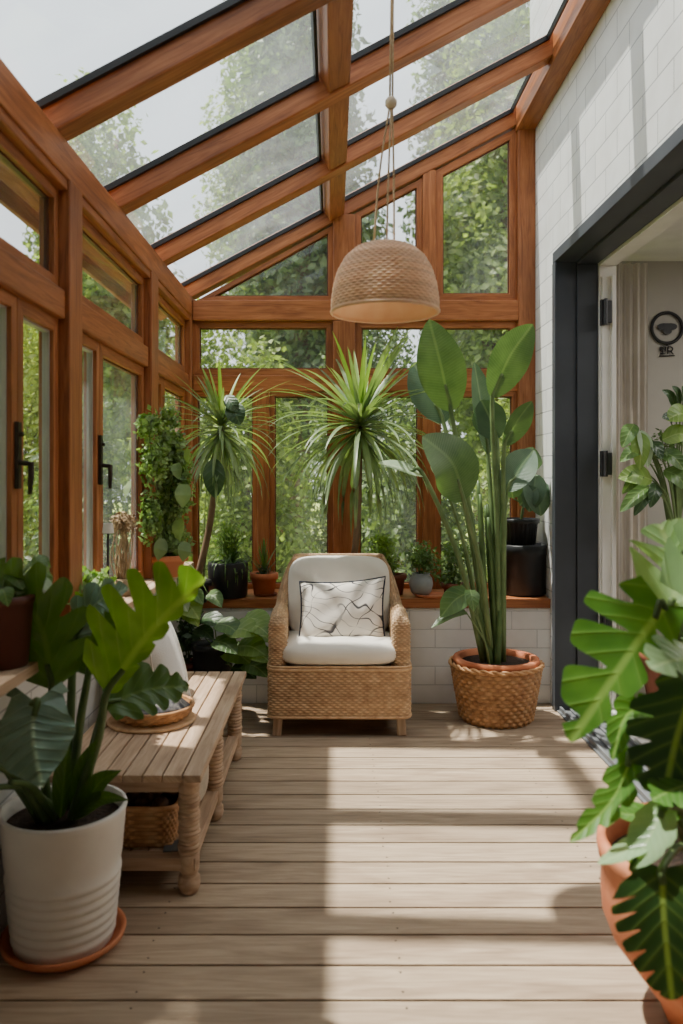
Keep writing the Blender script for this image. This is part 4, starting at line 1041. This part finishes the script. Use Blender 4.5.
# left ledge near: brown pot with variegated plant
d = 2.1; base = Vector((-.872, d, LZ)); root = thing('potted_syngonium', base, 'broad-leaved plant in a dark brown pot on the near end of the left ledge', 'potted plant')
add_pot(root, base, .068, .083, .185, 'brownpot', rim=.004, rimh=.02, soil=.02)
rs = random.Random(4)
for k in range(16):
    a = rs.uniform(0, 6.28); r_ = rs.uniform(.03, .12)
    b = base + Vector((r_ * math.cos(a) * .6 + .02, r_ * math.sin(a) * 1.6 + .06, .2 + rs.uniform(.0, .06))); t_ = b + Vector((rs.uniform(-.02, .06), rs.uniform(-.05, .08), rs.uniform(-.05, -.01)))
    leaf_part(root, [b, (b + t_) / 2 + Vector((0, 0, .012)), t_], .024, rs.choice(['leafm', 'strelp', 'leafm']), [base + Vector((0, 0, .165)), base.lerp(b, .6) + Vector((0, 0, .07)), b], sr=(.003, .002), face=(.3, -.5, 1), wl=w_heart, n=10)
# leafy plant farther along the ledge
d = 2.85
bush('potted_ivy', 'light green bushy plant in a small pot on the left ledge behind the leaf', (-.862, d, LZ), (.04, .052, .07), 'terra', [((.01, 0, .09), (.06, .12, .06)), ((.02, -.12, .06), (.05, .1, .05))], 420, .04, 'leafl', 17, asp=.7, stems=6, shell=.1)
# dried arrangement
d = 3.3; base = Vector((-.865, d, LZ)); root = thing('dried_arrangement', base, 'dry brown twig bundle standing in a stone pot on the left ledge', 'dried plant')
rs = random.Random(9); mb = MB()
for k in range(30):
    a = rs.uniform(0, 6.28); r_ = rs.uniform(.01, .06)
    p0 = base + Vector((rs.uniform(-.025, .025), rs.uniform(-.025, .025), .05)); p1 = base + Vector((r_ * math.cos(a), r_ * math.sin(a) * 1.5, rs.uniform(.2, .33)))
    stalk(mb, [p0, p0.lerp(p1, .5) + Vector((rs.uniform(-.03, .03), rs.uniform(-.03, .03), 0)), p1], .0035, .002, n=8, sides=5)
mb.build('twigs', 'dried', root)
mb = MB(); foliage(mb, [(base + Vector((0, .0, .30)), (.05, .07, .04))], 700, .022, np.random.RandomState(2), shell=.2); mb.build('dried_blooms', 'dried', root)
mb = MB(); mb.lathe([(0, 0), (.035, 0), (.045, .03), (.04, .07), (.034, .07), (.034, .05), (0, .05)], base, 24); mb.build('pot', 'dried', root)
# tiny lamp with a white shade
ld_ = 3.05; lb = Vector((bxy(108, ld_) + .0, ld_, LZ)); root = thing('small_lamp', lb, 'small lamp with a white tapered shade on the left ledge', 'lamp')
zt = CAMZ - (533 - VY) / F * ld_
mb = MB(); mb.lathe([(0, 0), (.022, 0), (.022, .008), (.006, .014), (.004, .03), (.004, zt - LZ + .02), (0, zt - LZ + .02)], lb, 16); mb.build('stand', 'bronze', root)
mb = MB(); mb.lathe([(.023, 0), (.017, .037)], lb + Vector((0, 0, zt - LZ)), 24); mb.lathe([(.017, .037), (0, .037)], lb + Vector((0, 0, zt - LZ)), 24); mb.build('lamp_shade', 'whitepot', root)

# floor plant behind the table
d = 4.28; base = Vector((bxy(213, d), d, 0)); root = thing('potted_hydrangea', base, 'broad-leaved floor plant in a black pot between table and armchair', 'potted plant')
add_pot(root, base, .09, .11, .40, 'black', rim=.006, rimh=.03)
rs = random.Random(12)
for (px, py, s, mt) in ((252, 622, 34, 'leafl'), (238, 634, 36, 'leafl'), (225, 628, 30, 'leafm'), (210, 622, 26, 'leafd'), (246, 650, 36, 'leafl'), (258, 640, 30, 'leafl'), (256, 656, 28, 'leafl'), (232, 655, 34, 'leafl'), (222, 645, 28, 'leafm'), (252, 668, 30, 'leafm'), (256, 630, 24, 'leafl'), (240, 672, 30, 'leafd'), (218, 662, 20, 'leafd'), (256, 668, 24, 'leafm'), (203, 634, 20, 'leafd')):
    dd = d - .03 + rs.uniform(-.12, .1); b = P(px - 8, py - 4, dd); t_ = P(px + s * .55, py + rs.uniform(2, 10), dd - .08)
    leaf_part(root, [b, (b + t_) / 2 + Vector((0, 0, .02)), t_], s / F * d * .4, mt, [base + Vector((.03, 0, .36)), base.lerp(b, .6) + Vector((0, 0, .16)), b], sr=(.004, .003), face=(rs.uniform(-.2, .2), -.7, 1), wl=w_heart, n=12)
# small vine at the foot of the low wall, left
d = 4.38; base = Vector((bxy(186, d), d, 0))
bush('potted_creeper', 'small creeper in a terracotta pot in the corner behind the table', base, (.06, .075, .28), 'terrad', [((.0, 0, .40), (.08, .06, .11)), ((.03, 0, .52), (.06, .05, .06))], 260, .045, 'leafd', 22, asp=.7, stems=6, shell=.1)
# pale leaf spilling over the ledge corner
d = 4.2; base = Vector((-.862, d, LZ)); root = thing('potted_pothos', base, 'pale trailing leaves spilling over the far end of the left ledge', 'potted plant')
add_pot(root, base, .05, .06, .08, 'terrad')
for (px, py, s, mt) in ((176, 600, 30, 'strelp'), (186, 606, 34, 'leafl'), (168, 610, 28, 'strelp'), (190, 618, 22, 'leafl'), (214, 600, 20, 'leafm'), (196, 598, 18, 'leafm')):
    b = P(px - 6, py - 6, 4.05); t_ = P(px + s * .4, py + s * .4, 3.98)
    leaf_part(root, [b, (b + t_) / 2 + Vector((0, 0, .02)), t_], s / F * 4 * .4, mt, [base + Vector((0, 0, .07)), base.lerp(b, .6) + Vector((0, 0, .09)), b], sr=(.003, .002), face=(.2, -1, .6), wl=w_heart, n=12)

# --- philodendron in white pot, front left
pd_ = 2.23; pc = Vector(((64 - VX) / F * pd_, pd_, 0)); SH = .034
mb = MB(); mb.lathe([(0, 0), (.135, 0), (.165, .022), (.169, .036), (.160, .037), (.152, .022), (.13, .012), (0, .012)], pc, 48)
tag(mb.build('saucer', 'terra', loc=pc), 'round terracotta saucer under the ribbed white pot', 'saucer')
pb_ = pc + Vector((0, 0, .0125))
phil = thing('potted_philodendron', pb_, 'large philodendron with lobed leaves in a ribbed white pot, front left', 'potted plant')
H = .372
prof = [(0, 0), (.128, 0), (.134, .006)]
for k in range(7):
    z = .02 + .027 * k; r = .134 + .036 * z / H
    prof += [(r, z), (r + .0045, z + .006), (r + .0045, z + .016), (r, z + .022)]
prof += [(.158, .24), (.168, H - .02), (.172, H - .006), (.170, H), (.160, H), (.157, H - .03), (.155, H - .06)]
mb = MB(); mb.lathe(prof, pb_, 64); mb.build('pot', 'whitepot', phil)
mb = MB(); mb.lathe([(0, H - .03), (.08, H - .032), (.158, H - .04)], pb_, 32); mb.build('soil', 'soil', phil)
soilz = H - .025
pw = lambda t: (min(1, .62 + t * 1.6)) * (1 - max(0, (t - .3) / .7) ** 1.8) ** .8 if t < 1 else 0
def phleaf(base, mid, tip, wpx, d0, d1, mat, face, st, sr=(.015, .008), wl=None, wr=None, **kw):
    b, m_, t_ = P(*base, d0), P(*mid, (d0 + d1) / 2), P(*tip, d1)
    s0 = pb_ + Vector((st[0], st[1], soilz)); s1 = s0.lerp(b, .55) + Vector((st[2] if len(st) > 2 else 0, 0, .03))
    leaf_part(phil, [b, m_, t_], wpx / F * (d0 + d1) / 2, mat, [s0, s1, b, b.lerp(m_, .4)], sr=sr, smat='stalkd', face=face, n=64, m=5, wl=wl or pw, wr=wr, **kw)
phleaf((106, 694), (150, 632), (206, 578), 66, 2.12, 1.98, 'philo', (.25, -1, -.15), (.03, -.02, .02), wl=lobed(pw, 6, .6, .2, .16), wr=lobed(lambda t: pw(t) * .22, 6, .4, .5), slant=.75, fold=.1, wave=.04)
phleaf((52, 690), (40, 625), (-6, 562), 54, 2.16, 2.10, 'philod', (-.1, -1, .1), (-.04, 0, -.03), wl=lobed(lambda t: pw(t) * .7, 5, .4, .1), wr=lobed(pw, 6, .55, .4), slant=.6, fold=.15, wave=.05)
phleaf((35, 702), (33, 738), (42, 788), 40, 2.02, 1.92, 'philob', (.15, -1, .35), (-.05, -.04, -.10), wl=lambda t: w_heart(min(1, t)) * 1.0, slant=0, back=.55, fold=-.1, wave=.06, wk=4, curl=.15)
phleaf((104, 706), (146, 690), (189, 686), 30, 2.2, 2.3, 'philod', (.1, -.8, .6), (.05, .02, .0), wl=lobed(pw, 5, .35, .2), wr=lobed(pw, 5, .35, .5), slant=.3, fold=.12, wave=.06, sr=(.010, .006))
phleaf((88, 676), (92, 640), (112, 596), 40, 2.3, 2.36, 'philod', (-.2, -1, .2), (.0, .05, .0), wl=lobed(pw, 5, .4, .2), slant=.35, fold=.15, wave=.05)
phleaf((74, 640), (96, 604), (128, 588), 26, 2.34, 2.3, 'philob', (0, -.8, .8), (-.01, .06, .0), wl=lobed(pw, 5, .3, .2), slant=.3, fold=.1, wave=.05)
phleaf((106, 700), (122, 690), (150, 672), 18, 2.36, 2.42, 'philob', (0, -.9, .6), (.02, .06, .0), wl=pw, slant=.2, fold=.1, sr=(.007, .004))
mb = MB()
for (a, b, c) in (((-.02, -.03), (10, 782), -.06), ((-.03, -.05), (-12, 762), -.06), ((-.01, .0), (-14, 788), -.05)):
    s0 = pb_ + Vector((a[0], a[1], soilz)); e_ = P(*b, 2.0); stalk(mb, [s0, s0.lerp(e_, .5) + Vector((0, 0, .035)), e_], .013, .007)
mb.build('leaning_stalk', 'stalkd', phil)
for (st, tip, w_) in (((.03, -.03), (130, 800), 8), ((.045, -.02), (122, 770), 11), ((.0, -.03), (70, 742), 10), ((.03, .0), (98, 738), 10)):
    s0 = pb_ + Vector((st[0], st[1], soilz)); e_ = P(*tip, 2.12)
    leaf_part(phil, [s0, s0.lerp(e_, .5) + Vector((0, 0, .03)), e_], w_ / F * 2.15, 'philod', face=(0, -1, .3), wl=w_lance, fold=.5, n=16)

# --- monstera, front right
md = 1.90; mc = Vector(((712 - VX) / F * md, md, 0))
mon = thing('potted_monstera', mc, 'monstera with split leaves in a terracotta pot, front right', 'potted plant')
mH = .425
mb = MB(); mb.lathe([(0, 0), (.10, 0), (.12, .05), (.18, .13), (.225, .19), (.248, .25), (.252, .31), (.250, mH - .05), (.257, mH - .045), (.261, mH - .02), (.258, mH), (.240, mH), (.236, mH - .05), (.23, mH - .09)], mc, 64); mb.build('pot', 'terra', mon)
mb = MB(); mb.lathe([(0, mH - .045), (.12, mH - .05), (.237, mH - .06)], mc, 40); mb.build('soil', 'soil', mon)
def monl(base, mid, tip, wpx, d0, d1, mat, face, st, k=5, ph=(.1, .45), depth=.72, sr=(.010, .007), slant=.35, via=None, lw=1.0, rw=1.0, **kw):
    b, m_, t_ = P(*base, d0), P(*mid, (d0 + d1) / 2), P(*tip, d1)
    s0 = mc + Vector((st[0], st[1], mH - .06)); s1 = via or (s0.lerp(b, .55) + Vector((0, 0, .06)))
    leaf_part(mon, [b, m_, t_], wpx / F * (d0 + d1) / 2, mat, [s0, s1, b, b.lerp(m_, .3)], sr=sr, face=face, n=90, m=6, wl=lobed(lambda t: w_monst(t) * lw, k, depth, ph[0], .13), wr=lobed(lambda t: w_monst(t) * rw, k, depth, ph[1], .13), slant=slant, back=.35, **kw)
monl((664, 606), (632, 650), (570, 742), 66, 1.74, 1.62, 'monst', (-.1, -1, .3), (-.02, -.02), fold=.06, k=4, depth=.8, lw=.5)
monl((672, 612), (676, 570), (660, 524), 50, 1.76, 1.82, 'monstp', (-.1, -.8, .6), (.0, -.01), k=2.6, fold=.1, depth=.85, slant=.7)
monl((690, 600), (716, 570), (740, 540), 60, 1.74, 1.8, 'monstp', (.1, -1, .5), (.02, 0), k=4)
monl((652, 706), (626, 716), (612, 760), 18, 1.72, 1.66, 'monst', (-.4, -1, .5), (-.05, -.03), k=3, depth=.45, fold=.3)
monl((634, 752), (612, 800), (570, 842), 18, 1.68, 1.62, 'monst', (-.4, -1, .5), (-.06, -.06), k=4, depth=.5, fold=.3)
monl((662, 868), (664, 920), (672, 1000), 52, 1.58, 1.52, 'monstd', (-.1, -1, .15), (-.04, -.05), k=7, depth=.5, fold=.1)
monl((664, 808), (650, 836), (632, 868), 22, 1.62, 1.58, 'monstp', (-.2, -.6, 1), (-.03, -.03), k=2, depth=.1)
monl((654, 832), (628, 850), (598, 864), 13, 1.62, 1.58, 'monstp', (-.2, -.4, 1), (-.05, -.04), k=2, depth=.1)
monl((692, 690), (676, 740), (662, 806), 60, 1.70, 1.64, 'monstd', (.1, -1, .1), (.0, -.02), k=5, depth=.5)
monl((700, 660), (676, 660), (650, 668), 34, 1.66, 1.60, 'monstp', (.0, -.6, 1), (.01, -.02), k=3, depth=.5)
monl((700, 780), (672, 790), (652, 800), 24, 1.66, 1.60, 'monst', (.0, -.7, 1), (.01, -.02), k=3, depth=.4)
monl((676, 812), (640, 815), (610, 812), 16, 1.72, 1.68, 'monst', (.0, -.5, 1), (-.02, -.02), k=2, depth=.3)

# --- indoor palm
idp = 4.30; ic = Vector(((690 - VX) / F * idp, idp, .006)); 
ip = thing('indoor_potted_plant', ic, 'leafy tall plant in a dark terracotta pot just inside the doorway', 'potted plant')
add_pot(ip, ic, .2, .27, .35, 'terrad', rim=.02, rimh=.05, soil=.04)
mb = MB()
for k in range(4): stalk(mb, [ic + Vector((.02 * k - .03, 0, .3)), ic + Vector((.03 * k - .06, .02, .75)), ic + Vector((.05 * k - .14, .0, 1.2 + .1 * k))], .02, .012)
mb.build('trunk', 'stalkd', ip)
rs = random.Random(31)
def il(bp, tp_, w_, mt, d=4.25, fc=None):
    b = P(*bp, d); t_ = P(*tp_, d - .06)
    leaf_part(ip, [b, (b + t_) / 2 + Vector((0, -.02, .02)), t_], w_ / F * d / 2, mt, [ic + Vector((-.06, 0, .9)), (ic + Vector((-.06, 0, 1.0))).lerp(b, .5) + Vector((0, 0, .05)), b], sr=(.006, .004), face=fc or (rs.uniform(-.4, .4), -1, .4), fold=.2)
for a in (((634, 424), (622, 448), 16, 'leafm'), ((638, 432), (640, 470), 18, 'leafl'), ((640, 430), (648, 468), 14, 'strelp'), ((648, 442), (662, 460), 14, 'leafd'), ((652, 480), (618, 478), 22, 'leafl'), ((650, 486), (620, 512), 16, 'leafm'), ((650, 490), (634, 516), 12, 'leafd'), ((656, 484), (650, 508), 14, 'leafd'), ((676, 410), (662, 390), 9, 'leafd'), ((680, 408), (672, 386), 9, 'leafd'), ((684, 408), (682, 386), 9, 'leafd'), ((690, 416), (666, 420), 22, 'leafl'), ((672, 424), (662, 418), 10, 'leafd'), ((660, 452), (684, 470), 18, 'leafm'), ((664, 470), (688, 490), 20, 'leafm'), ((644, 470), (622, 494), 14, 'leafm'), ((662, 440), (690, 436), 20, 'leafl'), ((640, 450), (620, 462), 14, 'leafm')): il(*a)
mb = MB(); foliage(mb, [(tuple(P(664, 450, 4.3)), (.10, .08, .12)), (tuple(P(676, 640, 4.25)), (.12, .1, .05))], 420, .03, np.random.RandomState(9), shell=.1, asp=.5); mb.build('small_leaves', 'leafm', ip)

# ------------------------------------------------------------------ garden outside
mb = MB(); mb.box((-3, 8, -.2), (60, 60, .1), t=1)
# keep the lawn outside the room: build as ring
mb = MB()
for (x0, x1, y0, y1) in ((-30, -1.08, -12, 40), (-1.08, 9, 5.1, 40)):
    mb.box(((x0 + x1) / 2, (y0 + y1) / 2, -.2), (x1 - x0, y1 - y0, .1), t=1)
struct(mb.build('ground', 'grass', smooth=False))
def tree(label, x, y, h, rx, ry, mat, seed, n=9000, leaf=.08, name='garden_tree', low=.0, group=None, cat='tree', taper=.5, nz_=5):
    rs = np.random.RandomState(seed); base = Vector((x, y, -.15)); root = thing(name, base, label, cat, group)
    bl = []
    for iz in range(nz_):
        t_ = (iz + .5) / nz_; z = h * (low + (1 - low) * t_) * .92
        k = 1 - taper * max(0, t_ - .35) / .65
        if low > .15: k *= min(1, .55 + t_ * 1.2)
        m_ = max(2, int(round(6 * k)))
        for q in range(m_):
            a_ = 2 * PI * (q + rs.rand() * .6) / m_; rr = (.40 + .14 * rs.rand()) * k
            zz = min(h * .5 * (1 - low) / nz_ * 1.5, .55 * rx * 1.3)
            off = (1 - rr / max(k, .01) * 1.0) * k * (.75 + .25 * rs.rand())
            bl.append(((x + rx * off * math.cos(a_), y + ry * off * math.sin(a_), z + rs.uniform(-.1, .1) * h / nz_), (rr * rx, rr * ry, zz)))
    mb = MB(); foliage(mb, bl, n, leaf, rs, shell=.3, asp=.6, tv=.4)
    mb.build('foliage', mat, root)
    mb = MB(); mb.tube(catmull([base, base + Vector((rs.uniform(-.1, .1), 0, h * .4)), base + Vector((rs.uniform(-.3, .3) * rx, 0, h * .85))], 8), [(.03 + .012 * h) * (1 - .75 * i / 8) for i in range(9)], 8)
    for b in bl[::4]: stalk(mb, [base + Vector((0, 0, h * .3)), (base + Vector((0, 0, h * .35))).lerp(Vector(b[0]), .6) + Vector((0, 0, .1)), Vector(b[0])], .006 * h, .005, n=6, sides=6)
    mb.build('trunk', 'bark', root); return root
G1, G2, G3 = 'bushes along the garden edge', 'tall garden trees', 'shrubs by the left windows'
bs = []
for i, x in enumerate((-3.75, -2.25, -.75, .75, 2.25, 3.75)): bs.append((x, 7.2, (2.5, 2.1, 2.6, 2.2, 2.5, 2.9)[i], .68, .55, ('tree', 'treed', 'tree', 'treed', 'treey', 'treed')[i]))
for i, x in enumerate((-5.6, -3.6, -1.6, .4, 2.4, 4.4)): bs.append((x, 9.2, (2.9, 3.7, 3.4, 4.0, 3.7, 4.2)[i], .92, .85, ('treed', 'treey', 'tree', 'treed', 'tree', 'treed')[i]))
bs += [(-1.95, 2.55, 4.1, .55, .6, 'treed'), (-1.95, 1.3, 4.2, .55, .6, 'tree'), (-1.95, .0, 4.2, .55, .6, 'treed'), (-3.6, 4.7, 1.35, .6, .7, 'treey'), (-5.3, 6.0, 2.3, .8, .8, 'tree'), (-5.5, 3.4, 1.7, .7, .9, 'treed')]  # bushes nearest the left wall are added unseen, to block sun and sky
for i, (x, y, h, rx, ry, mt) in enumerate(bs):
    tree('leafy green garden bush growing outside beyond the conservatory glass', x, y, h, rx, ry, mt, 40 + i, n=int((5200 if x < -2 or y > 4 else 9000) * h * rx), leaf=.075, name='garden_bush', group=G1, cat='bush', taper=.55 if x < -2 or y > 4 else .05)  # the added light-blocking bushes get denser, hardly tapered foliage
ts = [(-6.6, 12, 4.6, 1.4, 1.4, 'tree'), (-3.5, 12, 7.6, 1.5, 1.5, 'tree'), (-.5, 12, 11.2, 1.5, 1.5, 'treed'), (2.5, 12, 9.4, 1.5, 1.5, 'tree'), (5.5, 12, 10.4, 1.45, 1.5, 'treed'),
      (-5.0, 16, 7.6, 1.9, 1.9, 'treed'), (-1.0, 16, 15.0, 1.95, 1.9, 'tree'), (3.0, 16, 15.5, 1.95, 1.9, 'treed'), (-8.6, 6.6, 3.9, 1.4, 1.5, 'treed'), (-8.8, 9.8, 4.4, 1.5, 1.5, 'tree'), (-8.2, 3.6, 3.8, 1.2, 1.3, 'tree')]
for i, (x, y, h, rx, ry, mt) in enumerate(ts):
    tree('tall leafy tree rising in the garden beyond the conservatory glass', x, y, h, rx, ry, mt, 80 + i, n=int(1100 * h * rx), leaf=.14, name='garden_tree', low=.16, group=G2, nz_=7)

# ------------------------------------------------------------------ light, camera
sun = bpy.data.lights.new('sun', 'SUN'); sun.energy = 7.5; sun.angle = math.radians(1.2); sun.color = (1.0, .93, .82)
so = bpy.data.objects.new('sun', sun); C.objects.link(so)
so.rotation_euler = Vector((.36, -.10, -1)).to_track_quat('-Z', 'Y').to_euler()
al = bpy.data.lights.new('indoor_fill', 'AREA'); al.energy = 30; al.size = 1.4; al.color = (1, .96, .9); ao = bpy.data.objects.new('indoor_fill', al); C.objects.link(ao); ao.location = (3.0, 3.2, 2.66)  # unseen fill light added to brighten the room behind the door
wd = bpy.data.worlds.new('world'); bpy.context.scene.world = wd; wd.use_nodes = True
nt = wd.node_tree; nt.nodes.clear(); out = nt.nodes.new('ShaderNodeOutputWorld'); bg = nt.nodes.new('ShaderNodeBackground')
sky = nt.nodes.new('ShaderNodeTexSky'); sky.sky_type = 'NISHITA'; sky.sun_disc = False; sky.sun_elevation = math.radians(60); sky.sun_rotation = math.radians(-90); sky.dust_density = 4; sky.air_density = 1
mx = N(nt, 'ShaderNodeMix', data_type='RGBA'); mx.inputs['Factor'].default_value = .93
sc2 = N(nt, 'ShaderNodeVectorMath', operation='SCALE'); sc2.inputs['Scale'].default_value = .25
nt.links.new(sky.outputs[0], sc2.inputs[0]); nt.links.new(sc2.outputs[0], mx.inputs['A']); mx.inputs['B'].default_value = (.93, .97, 1.0, 1)
nt.links.new(mx.outputs['Result'], bg.inputs[0]); bg.inputs[1].default_value = 1.15
nt.links.new(bg.outputs[0], out.inputs[0])

cam = bpy.data.cameras.new('camera'); co = bpy.data.objects.new('camera', cam); C.objects.link(co)
co.location = (0, 0, CAMZ); co.rotation_euler = (PI / 2, 0, 0)
cam.sensor_fit = 'VERTICAL'; cam.sensor_height = 36; cam.sensor_width = 24; cam.lens = 36 * F / 1024
cam.shift_x = (341.5 - VX) / 1024; cam.shift_y = -(512 - VY) / 1024
cam.clip_start = .05; cam.clip_end = 200
cam.dof.use_dof = True; cam.dof.focus_distance = 4.0; cam.dof.aperture_fstop = 2.4
sc = bpy.context.scene; sc.camera = co
sc.view_settings.view_transform = 'AgX'; sc.view_settings.look = 'None'; sc.view_settings.exposure = .66
sc.cycles.use_denoising = True
sc.cycles.transparent_max_bounces = 24; sc.cycles.max_bounces = 10; sc.cycles.diffuse_bounces = 5
